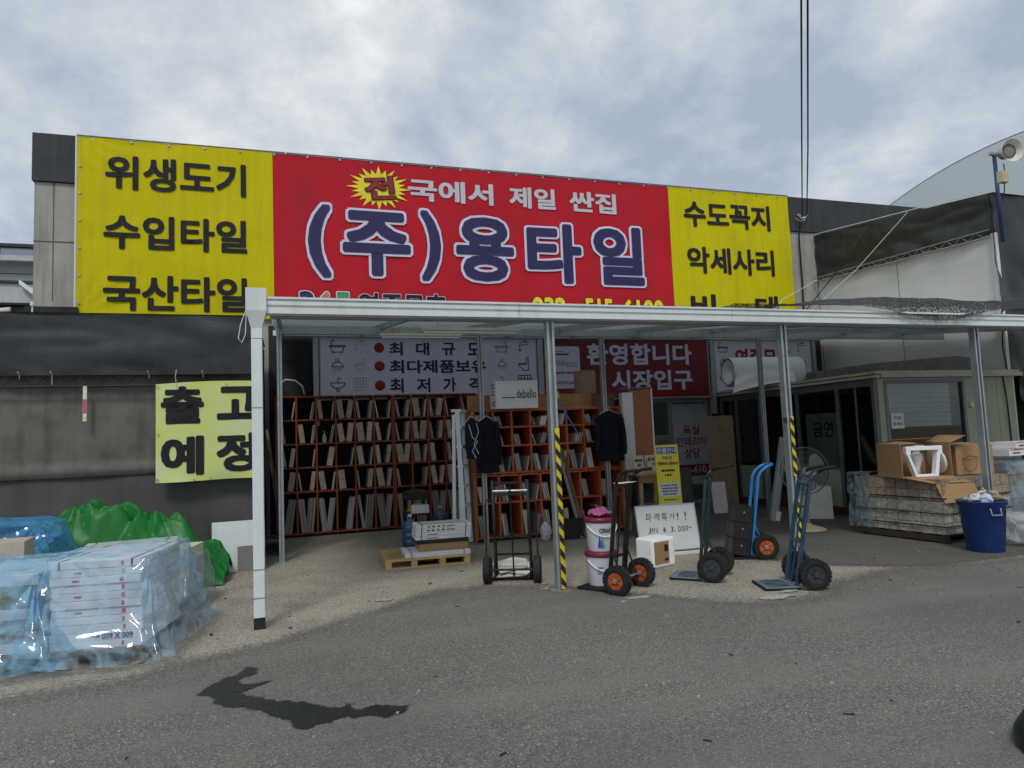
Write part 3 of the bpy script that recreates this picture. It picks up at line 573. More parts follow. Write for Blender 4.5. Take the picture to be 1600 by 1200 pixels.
rp = thing('roof_vent_pipe', 'thin white vent pipe standing on the tarpaulin shed roof', 'pipe', (-3.55, 11.6, 3.45)); MB().tube([(0, 0, 0), (0, 0, .42)], .012, 8).build('pipe', paper, rp); MB().lathe([(.03, .38), (.03, .44)], 10).build('cap', paper, rp)
cw = thing('coiled_white_wire', 'tangle of white wire lying on the tarpaulin shed roof', 'wire', (-3.75, 11.2, 3.46)); 
for q in range(3): MB().tube([(q*.16-.2+.09*math.cos(t*.7), .06*math.sin(t*.7), .012+.05*abs(math.sin(t*.35+q))) for t in range(10)], .006, 5).build('loop', paper, cw)
# cables
for i, (xo, zz_) in enumerate(((0, 0), (.14, .02))):
    c = MB().tube([(12.2+xo, 13.62, 6.85+zz_), (9.2+xo, 10.15, 6.82), (6.15+xo*.7, 6.6, 6.95), (1.0+xo, .6, 7.4), (-3, -4, 8.0)], .013, 6).build('overhead_cable', rubber, smooth=True)
    tag(c, 'black overhead cable, %s of the pair crossing the sky' % ('left one' if i == 0 else 'right one'), 'cable', 'overhead cables')
c = MB().tube([(12.2, 13.66, 6.85), (12.12, 13.7, 6.3), (12.14, 13.72, 5.2), (12.1, 13.72, 3.9)], .02, 6).build('wall_cable', rubber); tag(c, 'black cable running down the concrete wall beside the yellow banner', 'cable')
ins = thing('cable_clamp', 'tangled cable clamp where the overhead cables meet the dark parapet', 'clamp', (12.2, 13.72, 6.8))
for q in range(5): MB().tube([(-.15+.1*q, -.02, .12*math.sin(q*2.)), (-.05+.05*q, -.08, .04*q-.1), (.1*math.cos(q*1.7), -.04, .1*math.sin(q))], .012, 5).build('clamp_wire', hub, ins)
c = MB().tube([(12.5, 11.8, 6.1), (11.8, 12.2, 5.1), (11.0, 12.7, 4.0)], .012, 6).build('guy_cable', rubber); tag(c, 'black guy cable slanting across the white shed wall', 'cable')
c = MB().tube([(12.5, 10.9, 6.05), (11.9, 11.8, 5.0), (11.2, 12.5, 4.2)], .007, 5).build('guy_rope', paper); tag(c, 'thin white guy rope slanting beside the black guy cable', 'rope')
c = MB().tube([(12.4, 13.5, 5.2), (10.6, 12.6, 4.5), (8.4, 10.5, 3.6)], .007, 5).build('guy_rope', paper); tag(c, 'thin white rope crossing the lower corner of the right yellow panel', 'rope')

# ================================================================== canopy
CX0, CX1 = -.36, 12.62
def roofz(y): return 2.99+(y-6.75)*.122
C = thing('canopy', 'long steel canopy with white front gutter and grey ribbed roof over the tile yard', 'canopy')
gp = [(6.70, 2.86), (6.70, 2.915), (6.715, 2.92), (6.715, 2.935), (6.695, 2.94), (6.695, 2.975), (6.71, 2.98), (6.71, 2.99), (6.685, 2.995), (6.685, 3.015), (6.83, 3.015), (6.83, 2.86)]
gu = MB(); segs = [(-.34, 2.3), (2.304, 4.9), (4.904, 7.7), (7.704, CX1)]
segs[-1] = (7.704, 15.0)
for x0, x1 in segs:
    q = MB(); n_ = len(gp); q.add([(x0, y, z) for y, z in gp]+[(x1, y, z) for y, z in gp], [tuple(range(n_)), tuple(range(2*n_-1, n_-1, -1))]+[(i, (i+1) % n_, (i+1) % n_+n_, i+n_) for i in range(n_)]); q.build('gutter', whitem, C)
bx('front_beam', galv, C, CX0+.2, 15.0, 6.85, 6.93, 2.845, 2.97); bx('middle_beam', galv, C, CX0+.2, CX1, 10.42, 10.50, 3.26, 3.38); bx('rear_beam', whitem, C, CX0+.1, 12.4, 13.40, 13.5, 3.70, 3.80)
ny = 17; yy = [6.84+(13.66-6.84)*i/ny for i in range(ny+1)]
for i in range(ny):
    y0, y1 = yy[i], yy[i+1]-.006
    v = []
    for x in (CX0+.15, 15.0 if y1 < 9.0 else CX1):
        v += [(x, y0, roofz(y0)+.015), (x, y1-.03, roofz(y1)+.015), (x, y1-.03, roofz(y1)-.02), (x, y1, roofz(y1)-.02), (x, y1, roofz(y1)+.035), (x, y0, roofz(y0)+.035)]
    MB().add(v, [tuple(range(6)), tuple(range(11, 5, -1))]+[(k_, (k_+1) % 6, (k_+1) % 6+6, k_+6) for k_ in range(6)]).build('roof_panel', roofp, C)
for i in range(9):
    x = -.1+i*1.46; MB().beam((x, 6.9, roofz(6.9)-.06), (x, 13.45, roofz(13.45)-.06), .05, .08).build('rafter', galv, C)
def cpost(x, y, ztop, w=.085):
    q = MB(); q.box(x-w/2, x-w/2+.012, y-w/2, y+w/2, .012, ztop); q.box(x+w/2-.012, x+w/2, y-w/2, y+w/2, .012, ztop); q.box(x-w/2+.012, x+w/2-.012, y-.008, y+.008, .012, ztop); q.box(x-w/2+.012, x-w/2+.026, y-w/2, y-w/2+.012, .012, ztop); q.box(x+w/2-.026, x+w/2-.012, y-w/2, y-w/2+.012, .012, ztop)
    return q.build('post', galv, C)
for x in (2.68, 5.70, 8.84): cpost(x, 6.86, 2.842); bx('base_plate', mat('dusty_steel', (.22,.19,.14), .8, 0, .3, 9), C, x-.10, x+.10, 6.76, 6.96, .006, .014)
for x in (-.12, 2.89, 5.02, 8.17): cpost(x, 10.46, 3.26, .07); bx('base_plate', galv, C, x-.09, x+.09, 10.37, 10.55, .001, .012)
for x in (.50, 5.03, 9.23, 12.1): bx('wall_stud', galv, C, x-.05, x+.05, 13.46, 13.56, 2.0, 3.72)
# downpipe with flared hopper
dp = MB(); dp.box(-.322, -.226, 6.70, 6.80, .10, 2.62); dp.build('downpipe', whitem, C, bevel=.006)
q = MB(); a0, a1 = [(-.322, 6.70), (-.226, 6.70), (-.226, 6.80), (-.322, 6.80)], [(-.365, 6.66), (-.185, 6.66), (-.185, 6.84), (-.365, 6.84)]
q.add([(x, y, 2.625) for x, y in a0]+[(x, y, 2.72) for x, y in a0]+[(x, y, 2.88) for x, y in a1]+[(x, y, 3.09) for x, y in a1], [(0,3,2,1), (12,13,14,15)]+[(l*4+i, l*4+(i+1) % 4, l*4+4+(i+1) % 4, l*4+4+i) for l in range(3) for i in range(4)]); q.build('hopper', whitem, C)
bx('pipe_joint', galv, C, -.325, -.223, 6.697, 6.803, 1.98, 1.99); bx('pipe_joint', galv, C, -.325, -.223, 6.697, 6.803, .52, .53); bx('pipe_joint', galv, C, -.325, -.223, 6.697, 6.803, .27, .28); bx('pipe_foot', blackp, C, -.322, -.226, 6.70, 6.80, .0, .095)
MB().tube([(-.36, 6.72, 2.9), (-.41, 6.70, 2.75), (-.43, 6.7, 2.62), (-.40, 6.7, 2.58), (-.37, 6.7, 2.66), (-.36, 6.72, 2.88)], .004, 5).build('tie_wire', paper, C)
# hazard tape on two front posts
def tape(x, z0, z1, segs, name='hazard_tape'):
    y = 6.86-.0425-.003; w_ = .046
    x += .022; w_ = .027
    base = MB().box(x-w_, x+w_, y-.002, y, z0, z1).build(name, tyel, C)
    q = MB(); z = z0-.1
    while z < z1:
        z = z+.0
        pa = [(x-w_, z), (x+w_, z-.07), (x+w_, z+.005), (x-w_, z+.075)]
        pa = [(px, min(max(pz, z0), z1)) for px, pz in pa]
        q.add([(px, y-.0045, pz) for px, pz in pa], [(0, 1, 2, 3)]); z += .15
    q.build('hazard_stripe', tblk, C)
tape(2.68, .03, 1.70, 0); tape(5.70, 1.03, 1.74, 0); tape(5.70, .2, .83, 0)
q = MB().box(5.60, 5.655, 6.81, 6.815, 1.66, 1.73).build('hazard_tape', tblk, C)
for x0, y, nm in ((1.55, 8.2, 'front'), (1.55, 10.2, 'rear')):
    t = thing('fluorescent_batten', 'white fluorescent batten hung under the canopy roof, %s one' % nm, 'light', (x0 if nm == 'front' else 1.3, y, 0), 0, 'fluorescent battens under the canopy')
    z = roofz(y)-.20
    bx('housing', lampw, t, 0, 1.25, -.03, .03, z, z+.035); MB().tube([(.03, 0, z-.02), (1.22, 0, z-.02)], .013, 8).build('tube', foam, t)
    for x in (.2, 1.05): MB().tube([(x, 0, z+.03), (x, 0, roofz(y)+.0)], .004, 5).build('hanger', galv, t)
# shade net lying on the canopy edge
def nf(u, v):
    x = 4.9+6.6*u; y = 6.68+1.9*v
    b = .15+.09*min(1, max(0, (x-6)/2))+.04*rn(x, 0, 0, 1.1)+.03*rn(x, y, 0, 3)
    z = roofz(max(y, 6.75))+.05+b*math.sin(min(1, v*2.2+.12)*math.pi/2)*min(1, u*3)
    sag = math.exp(-((x-8.0)/.85)**2)
    if v < .15: z -= (.20*sag-.02)*(1-v/.15); y -= .03*sag*(1-v/.15)+.03
    return (x, y, z)
nn = MB().grid(nf, 140, 24).build('shade_net', net, smooth=True); tag(nn, 'black shade net heaped along the right front edge of the canopy roof', 'net')

# ================================================================== signs above the racks
def icons(P, x, z, s, ma, kind, mirror=1):
    q = MB(); w_ = .012*s/.2
    def pl(pts): q.ribbon([(x+a*s*mirror, z+b*s) for a, b in pts], w_, -.008)
    if kind == 'bath': pl([(-.5, .1), (.5, .1), (.5, .02), (-.5, .02), (-.5, .1)]); pl([(-.42, .02), (-.36, -.25), (-.25, -.32), (.25, -.32), (.36, -.25), (.42, .02)]); pl([(-.36, .1), (-.36, .42), (-.28, .48), (-.2, .42), (-.2, .36)]); pl([(-.28, -.32), (-.3, -.42)]); pl([(.28, -.32), (.3, -.42)])
    if kind == 'shower': pl([(-.4, -.1), (.4, -.1)]); pl([(-.34, -.1), (-.3, .08), (-.12, .2), (.12, .2), (.3, .08), (.34, -.1)]); pl([(-.08, .2), (-.08, .45)]); pl([(.08, .2), (.08, .45)]); [pl([(a, -.18), (a-.03, -.26)]) for a in (-.25, -.08, .1, .26)]; [pl([(a, -.32), (a-.03, -.4)]) for a in (-.17, 0, .18)]
    if kind == 'sink': pl([(-.45, .1), (.45, .1), (.38, -.1), (.2, -.22), (-.2, -.22), (-.38, -.1), (-.45, .1)]); pl([(-.08, -.22), (-.08, -.45), (.08, -.45), (.08, -.22)]); pl([(0, .1), (0, .38), (.12, .42), (.18, .34)])
    if kind == 'tap': pl([(.4, .42), (-.1, .42), (-.3, .3), (-.36, .1), (-.2, .1), (-.14, .22), (.4, .26)]); pl([(.1, .42), (.1, .52), (.3, .52)]); pl([(-.28, -.05), (-.36, -.22), (-.28, -.3), (-.2, -.22), (-.28, -.05)])
    if kind == 'toilet': pl([(.35, .5), (.35, -.45), (-.1, -.45), (-.1, -.3), (-.3, -.22), (-.42, 0), (.22, 0), (.22, .5), (.35, .5)]); pl([(-.45, .06), (.22, .06)])
    if kind == 'tiles': [pl([(a/4-.5, -.5), (a/4-.5, .5)]) for a in range(5)]; [pl([(-.5, a/4-.5), (.5, a/4-.5)]) for a in range(5)]
    q.build('bathroom_icon', ma, P)
def signboard(label, x0, x1, z0, z1, face):
    P = thing('wall_signboard', label, 'sign', (0, 13.5, 0)); bx('panel', face, P, x0, x1, -.004, .04, z0, z1)
    for a in ((x0-.02, x1+.02, z1, z1+.02), (x0-.02, x1+.02, z0-.02, z0)): bx('frame', alu, P, a[0], a[1], -.012, .05, a[2], a[3])
    bx('frame', alu, P, x0-.02, x0, -.012, .05, z0, z1); bx('frame', alu, P, x1, x1+.02, -.012, .05, z0, z1); return P
P = signboard('pale lilac signboard with three dark Korean lines above the left orange rack', .59, 4.95, 2.50, 3.68, whitesign)
for z in (3.49, 3.13, 2.75):
    MB().lathe([(.10, 0), (.09, .012), (.05, .02), (.001, .022)], 20, Matrix.Translation((1.70, -.006, z)) @ Matrix.Rotation(rad(90), 4, 'X')).build('red_bullet', maroon, P, smooth=True)
lettering('최다제품보유', 1.89, 3.86, 2.98, 3.25, -.009, navy, P, .03)
for s, z0, z1 in (('최대규모', 3.34, 3.60), ('최저가격', 2.60, 2.89)):
    for i, ch in enumerate(s): lettering(ch, 1.89+i*.53, 2.16+i*.53, z0, z1, -.009, navy, P, .03)
for k_, z in (('bath', 3.50), ('shower', 3.15), ('sink', 2.78)): icons(P, .90, z, .30, lineblk, k_); icons(P, 4.20, z, .28, lineink, k_, -1)
for k_, z in (('tap', 3.50), ('toilet', 3.15), ('tiles', 2.78)): icons(P, 1.32, z, .24, mat('faint_line_ink', (.42,.42,.52), .5), k_); icons(P, 4.68, z, .28, lineblk, k_)
P = signboard('dark red welcome signboard with pale Korean letters and a logo panel', 5.11, 9.13, 2.40, 3.68, redsign)
for s, b in (('환영합니다', (6.12, 8.71, 3.12, 3.60)), ('시장입구', (6.68, 8.70, 2.56, 3.01))): lettering(s, *b, -.011, whitesign, P, .03, .058, navy)
pl_ = []
for cx2, cz2, a0_ in ((5.88, 3.46, 0), (5.34, 3.46, 90), (5.34, 2.70, 180), (5.88, 2.70, 270)):
    pl_ += [(cx2+.07*math.cos(rad(a0_+t*18)), cz2+.07*math.sin(rad(a0_+t*18))) for t in range(6)]
MB().add([(x, -.0085, z) for x, z in pl_], [tuple(range(len(pl_)))]).build('logo_panel', whitesign, P)
lettering('Dob', 5.32, 5.60, 3.12, 3.25, -.011, lineblk, P, 0); MB().ribbon([(5.63, 3.28), (5.63, 3.08)], .012, -.011).build('logo_bar', lineblk, P); lettering('DOS', 5.66, 5.87, 3.09, 3.19, -.011, lineblk, P, 0)
lettering('American Standard', 5.32, 5.88, 2.94, 3.01, -.011, ink, P, .02, slant=.2); lettering('R', 5.31, 5.42, 2.72, 2.88, -.011, ink, P, .01); lettering('ROYAL&CO', 5.44, 5.90, 2.72, 2.79, -.011, ink, P, .012)
MB().ribbon([(5.34, 3.36), (5.70, 3.36)], .035, -.011).ribbon([(5.40, 3.42), (5.58, 3.42)], .012, -.011).ribbon([(5.66, 3.38), (5.74, 3.44), (5.86, 3.43), (5.87, 3.35)], .008, -.011).build('small_print', lineblk, P)
P = signboard('pale lilac signboard with red Korean letters above the foam roll', 9.33, 12.02, 2.50, 3.68, whitesign)
lettering('연중무휴', 9.88, 11.42, 3.02, 3.50, -.009, maroon, P, .035)
for k_, z in (('bath', 3.50), ('shower', 3.15), ('sink', 2.8)): icons(P, 9.55, z, .28, lineblk, k_)
for k_, z in (('tap', 3.50), ('toilet', 3.05), ('tiles', 2.75)): icons(P, 11.75, z, .28, lineblk, k_)

# ================================================================== tile racks and the tiles in them
UNIT = MB().box(-.5, .5, -.5, .5, 0, 1).build('tile', tanbox); UM = UNIT.data; bpy.data.objects.remove(UNIT)
UMS = {}
def unit(ma):
    if ma.name not in UMS:
        m_ = UM.copy(); m_.materials.clear(); m_.materials.append(ma); UMS[ma.name] = m_
    return UMS[ma.name]
def board(name, ma, parent, loc, size, ry=0, rx=0, rz=0):
    o = bpy.data.objects.new(name, unit(ma)); COL.objects.link(o); o.parent = parent; o.location = loc; o.scale = size; o.rotation_euler = (rx, ry, rz); return o
def tiles(x0, x1, y, zb, hcell, side, n_, th, h, ma, label, grp, pname='tile'):
    """n_ boards of thickness th leaning on the left (-1) or right (1) divider of a cell"""
    t = thing('tile_stack', label, 'tiles', (x0 if side < 0 else x1, y, zb), 0, grp)
    h = min(h, hcell-.05); ang = math.atan2(random.uniform(.035, .06) if hcell < .6 else random.uniform(.05, .09), h)
    for i in range(n_):
        off = h*math.sin(ang)+i*(th+.002)/math.cos(ang)+th/2+.002
        mm = ma if not isinstance(ma, list) else ma[i % len(ma)]
        board(pname, mm, t, (-side*off, random.uniform(-.01, .02), th*.5*math.sin(ang)+.001), (th, .42, h*random.uniform(.97, 1.0)), side*ang)
    return t
rk1 = thing('tile_rack', 'wide orange pigeonhole rack full of leaning tile boxes against the back wall', 'rack', (0, 13.1, 0))
def rack(root, xs, zs, y0, depth, th=.034, doub=()):
    for i, x in enumerate(xs): MB().box(x-th/2, x+th/2, y0, y0+depth, zs[-1]-.03, zs[0]+.0).build('divider', orange, root)
    for z in zs:
        for a_, b_ in zip(xs, xs[1:]): MB().box(a_+th/2, b_-th/2, y0+.004, y0+depth, z-.014, z+.014).build('shelf', orange, root)
    MB().box(xs[0], xs[-1], y0+depth+.001, y0+depth+.02, zs[-1]-.03, zs[0]).build('back_panel', darkwall, root)
_o = orange; orange = orange2
ZS1 = [2.53, 2.10, 1.665, 1.235, .80, .06]
XA = [-.22+.347*i for i in range(7)]; XB = [1.90+.325*i for i in range(6)]
rack(rk1, XA, ZS1, 0, .55); rack(rk1, XB, ZS1, 0, .55)
orange = _o
RW = ['top', 'second', 'third', 'fourth', 'bottom']
GR1 = 'tile stacks in the wide orange rack'
ci = 0
for xs in (XA, XB):
    for a_, b_ in zip(xs, xs[1:]):
        for r in range(5):
            zb = ZS1[r+1]+.015; hc = ZS1[r]-ZS1[r+1]-.03
            for side in (-1, 1):
                pr_ = (.92, .78, .80, .76, .95)[r]
                if (ci, r) == (2, 1) and side == -1: continue
                if random.random() > pr_: continue
                x0, x1 = a_+.014, b_-.014; sd_ = 'left' if side < 0 else 'right'
                if r == 4: n_, th, h, ma, nm, pn = random.choice([(7, .017, .62, [greytile, greytile, browntile], 'grey', 'tile'), (5, .018, .60, greytile, 'grey', 'tile'), (3, .016, .62, greytile, 'grey', 'tile')])
                else: n_, th, h, ma, nm, pn = random.choice([(1, .09, .36, tanbox, 'tan boxed', 'tile_box'), (1, .12, .36, tanbox, 'tan boxed', 'tile_box'), (1, .07, .35, tanbox, 'tan boxed', 'tile_box'), (1, .10, .35, tanbox, 'tan boxed', 'tile_box'), (2, .010, .33, paletile, 'pale thin', 'tile'), (3, .012, .33, [paletile, browntile], 'pale thin', 'tile')])
                t = tiles(x0, x1, 13.1+.24, zb, hc, side, n_, th, h, ma, '%s tiles leaning %s, %s row, %s column of the wide back rack' % (nm, sd_, RW[r], ORD[ci]), GR1, pn)
                if n_ == 1:
                    for ch in list(t.children): board('strap', blackm, t, ch.location+Vector((-.0*side, -.001, .17)), (th+.003, .423, .006), ch.rotation_euler.y)
        ci += 1
bt = thing('pump_bottle', 'small clear pump bottle standing in the second row of the back rack', 'bottle', (.62, 13.22, ZS1[2]+.015))
MB().lathe([(.04, 0), (.042, .02), (.04, .12), (.015, .15), (.012, .17)], 14).build('bottle', mat('clear_bottle', (.45,.5,.5), .2), bt, smooth=True); MB().tube([(0, 0, .17), (0, 0, .21), (-.03, -.01, .212)], .006, 6).build('pump', paper, bt)
# nearer rack of two units
ZU, ZL = [2.07, 1.80, 1.50, 1.07], [1.03, .60, .06]
rk2 = thing('tile_rack', 'nearer orange rack of two stacked units behind the striped post', 'rack', (0, 10.62, 0))
XU = [2.80, 3.12, 3.43, 3.75, 4.07, 4.39, 4.70, 5.02, 5.36]; XL = [2.80, 3.18, 3.54, 3.89, 4.24, 4.59, 4.95, 5.36]
rack(rk2, XU, ZU, 0, .55); rack(rk2, XL, ZL, 0, .57)
MB().box(2.765, 2.784, -.005, .57, .0, 2.10).build('side_panel', ply, rk2); MB().box(5.376, 5.395, -.005, .57, 0, 2.10).build('side_panel', ply, rk2)
GR2 = 'tile stacks in the nearer orange rack'
for xs, zs, un in ((XU, ZU, 'upper unit'), (XL, ZL, 'lower unit')):
    for c_, (a_, b_) in enumerate(zip(xs, xs[1:])):
        for r in range(len(zs)-1):
            zb = zs[r+1]+.015; hc = zs[r]-zs[r+1]-.03
            if random.random() < .10: continue
            side = -1 if random.random() < .75 else 1
            n_, th, ma, nm = random.choice([(7, .011, [paletile, browntile], 'striped'), (6, .012, [paletile, greytile], 'striped'), (8, .011, [greytile, browntile, paletile], 'striped'), (2, .04, greytile, 'grey'), (3, .03, paletile, 'pale')])
            rw = ['top', 'middle', 'bottom'][r if len(zs) == 4 else r*2]
            tiles(a_+.014, b_-.014, 10.62+.22, zb, hc, side, n_, th, hc*random.uniform(.6, .82), ma, '%s tiles, %s row, %s column of the nearer rack %s' % (nm, rw, ORD[c_], un), GR2)
            if random.random() < .35:
                tiles(a_+.014, b_-.014, 10.62+.22, zb, hc, -side, 2, .012, hc*.62, greytile, 'thin grey tiles, opposite side, %s row, %s column, nearer rack %s' % (rw, ORD[c_], un), GR2)

# things on and around the nearer rack
t = thing('plywood_board', 'long plywood board standing on edge on top of the nearer rack', 'board', (0, 10.80, 2.085)); bx('board', ply, t, 2.75, 4.95, 0, .02, 0, .25); bx('end_block', woodd, t, 4.952, 5.36, -.05, .2, 0, .24); bx('bottom_strip', wood, t, 2.75, 4.95, -.10, -.002, 0, .02)
t = thing('white_carton', 'white carton printed debello on top of the nearer rack', 'carton', (3.10, 10.62, 2.087), 0)
bx('box', whitebox, t, 0, .70, -.28, .07, 0, .44, .004); lettering('debello', .34, .67, .16, .30, -.283, ink, t, .006); bx('printed_bar', ink, t, .10, .32, -.2835, -.2805, .165, .18)
for z in (.06, .10, .22, .27, .33, .38): MB().box(-.003, -.001, -.2, -.05+.1*math.sin(z*40)*.4, z, z+.018).build('side_print', ink, t)
t = thing('tall_carton', 'brown carton standing on the nearer rack in front of the red sign', 'carton', (4.93, 10.78, 2.335), 12); bx('box', cardd, t, -.14, .14, 0, .25, .0, .40, .004); bx('tape', card, t, -.02, .01, -.002, .0, 0, .40)
t.location.y = 10.83; t.location.z = 2.337
t = thing('stepladder', 'folded white aluminium stepladder standing beside the nearer rack', 'ladder', (2.62, 10.55, 0), 62)
for s in (-.2, .2):
    MB().beam((s, 0, .02), (s*.8, .06, 2.06), .03, .07).build('rail', whitem, t); MB().beam((s, .16, .02), (s*.8, .12, 2.02), .03, .05).build('rear_rail', whitem, t)
for i in range(6): z = .3+i*.3; bx('tread', whitem, t, -.185, .185, -.03+.03*z/2, .07+.03*z/2, z, z+.04)
bx('top_cap', whitem, t, -.18, .18, .0, .16, 2.06, 2.10)
def garment(name, label, loc, w_, h, ma, rz=0, sleeves=True, cat='jacket', seed=0):
    t = thing(name, label, cat, loc, rz); n_ = 26
    def fn(u, v):
        a_ = 2*math.pi*u; z = -h*v; wd = w_*(.16+.84*min(1, v*7)**.6)*(.92+.1*v); dpth = .05+.05*min(1, v*4)
        k_ = 1+.34*rn(math.cos(a_)*2+seed, math.sin(a_)*2, z*3, 1.6)-.12*v
        return (wd/2*math.cos(a_)*k_, dpth*math.sin(a_)*k_+.02*rn(a_*2, seed, z*3), z-.02*rn(a_, seed, 0)*v)
    MB().grid(fn, n_, 22).build('body', ma, t, smooth=True)
    if sleeves:
        for s in (-1, 1):
            pts_ = [(s*w_*(.36+.13*math.sin(k_/7*2)), -.03-.01*k_/7, -.06-h*.8*k_/7) for k_ in range(8)]
            MB().tube(pts_, [.05, .062, .06, .058, .055, .052, .05, .046], 12).build('sleeve', ma, t, smooth=True)
    MB().tube([(-w_*.4, 0, -.06), (-.03, 0, .02), (0, 0, .03), (.03, 0, .02), (w_*.4, 0, -.06)], .006, 6).build('hanger', paper, t); MB().tube([(0, 0, .02), (0, 0, .06), (.025, 0, .08), (.04, 0, .06)], .004, 5).build('hanger_hook', hub, t)
    return t
garment('work_jacket', 'black work jacket hung on the post beside the white stepladder', (2.93, 10.34, 1.95), .36, .85, cloth, 15, seed=2)
t = garment('apron', 'navy apron with white cord lines hanging next to the black jacket', (2.68, 10.32, 1.95), .22, .62, clothn, 0, False, 'apron', 5)
for p_ in ([(-.07, -.1), (-.02, -.3), (.06, -.36), (-.03, -.5), (.03, -.62)], [(.05, -.08), (.08, -.22), (.0, -.4), (.07, -.55)]): MB().tube([(x, -.112, z) for x, z in p_], .005, 5).build('white_cord', paper, t)
garment('work_jacket', 'dark jacket on a white hanger on the post beside the red sign', (5.03, 10.34, 2.0), .46, .82, cloth, -8, seed=9)
t = thing('broom', 'blue-handled broom with yellow bristles hanging head up on the nearer rack', 'broom', (4.20, 10.55, 2.26), 0, None, 0, 0)
MB().tube([(.0, 0, 0), (.36, 0, -.62)], .013, 8).build('handle', bluem, t); MB().prism([(-.10, .07), (.03, .10), (.055, .02), (.02, -.03), (-.02, -.01)], -.02, .02).build('head', creamp, t)
for i in range(9): MB().tube([(-.09+.013*i, 0, .07+.003*i), (-.20+.03*i, .0, .13+.035*math.sin(i*.4))], .003, 4).build('bristle', creamp, t)
for i, (xa, xb, nm) in enumerate(((4.36, 4.20, 'left'), (4.42, 4.27, 'right'))):
    t = MB().beam((xa, 10.12, .01), (xb, 10.60, 1.42), .05, .02).build('leaning_batten', woodd if i else greytile); tag(t, 'thin grey batten leaning on the nearer rack, %s of two' % nm, 'batten', 'battens leaning on the nearer rack')
t = thing('dustpan', 'wide black dustpan scoop standing against the foot of the nearer rack', 'dustpan', (4.15, 10.15, 0), -8); bx('pan', blackp, t, -.24, .24, 0, .03, .0, .30, .006)
for i in range(8): bx('rib', blackp, t, -.2+i*.056, -.19+i*.056, -.006, 0, .02, .28)
bx('rim', blackp, t, -.25, .25, -.02, .035, .30, .33)
t = thing('speckled_sack', 'small white speckled sack at the foot of the nearer rack', 'sack', (3.78, 10.2, 0)); MB().grid(lambda u, v: ((.09+.02*rn(u*5, v*5, 0))*math.cos(2*math.pi*u)*math.sin(math.pi*min(.98, v+.02))**.4, (.07)*math.sin(2*math.pi*u)*math.sin(math.pi*min(.98, v+.02))**.4, .30*v+.01*rn(u*6, v*6, 2)), 20, 14).build('sack', mat('speckle', (.5,.5,.5), .8, 0, .2, 30, speck=1, speckscale=60), t, smooth=True)

cl_ = MB().tube([(-.15, 13.3, 2.56), (-.14, 13.28, 2.80), (-.05, 13.25, 2.86), (.12, 13.25, 2.84), (.24, 13.25, 2.74), (.28, 13.27, 2.58)], .014, 8).build('cable_loop', lampw, smooth=True); tag(cl_, 'pale cable loop standing on the left end of the wide back rack', 'cable')

# ================================================================== hand trucks
def wheel(t, x, y, r, w_, rim, chunky):
    M_ = Matrix.Translation((x, y, r)) @ Matrix.Rotation(rad(90), 4, 'Y')
    k_ = MB().lathe([(.02, -w_*.35), (r*.60, -w_*.42), (r*.62, -w_*.30), (r*.62, w_*.30), (r*.60, w_*.42), (.02, w_*.35)], 24, M_)
    for i in range(6):
        a_ = i*math.pi/3
        for s in (-1, 1): k_.beam(M_ @ Vector((.03*math.cos(a_), .03*math.sin(a_), s*w_*.44)), M_ @ Vector((r*.58*math.cos(a_), r*.58*math.sin(a_), s*w_*.44)), .012, .012, (1, 0, 0))
    W_ = k_.build('wheel', rim, t)
    ty = MB().lathe([(r*.58, -w_*.44), (r*.74, -w_*.56), (r*.92, -w_*.50), (r*.985, -w_*.30), (r, 0), (r*.985, w_*.30), (r*.92, w_*.50), (r*.74, w_*.56), (r*.58, w_*.44)], 36, M_, cap=False)
    nl = 22 if chunky else 34
    for i in range(nl):
        a_ = 2*math.pi*i/nl
        for s in (-1, 1):
            a2 = a_+(.5*2*math.pi/nl if s > 0 else 0)
            Lm = M_ @ Matrix.Rotation(a2, 4, 'Z') @ Matrix.Translation((r*.975, 0, s*w_*.30))
            ty.box(-.012, .006 if chunky else .002, -.016 if chunky else -.008, .016 if chunky else .008, -w_*.20, w_*.20, Lm)
    ty.build('tyre', tyre, W_, smooth=False)
    MB().lathe([(.022, -w_*.62), (.026, -w_*.60), (.026, w_*.60), (.022, w_*.62)], 14, M_).build('hub', hubd if rim is rimg else hub, W_)
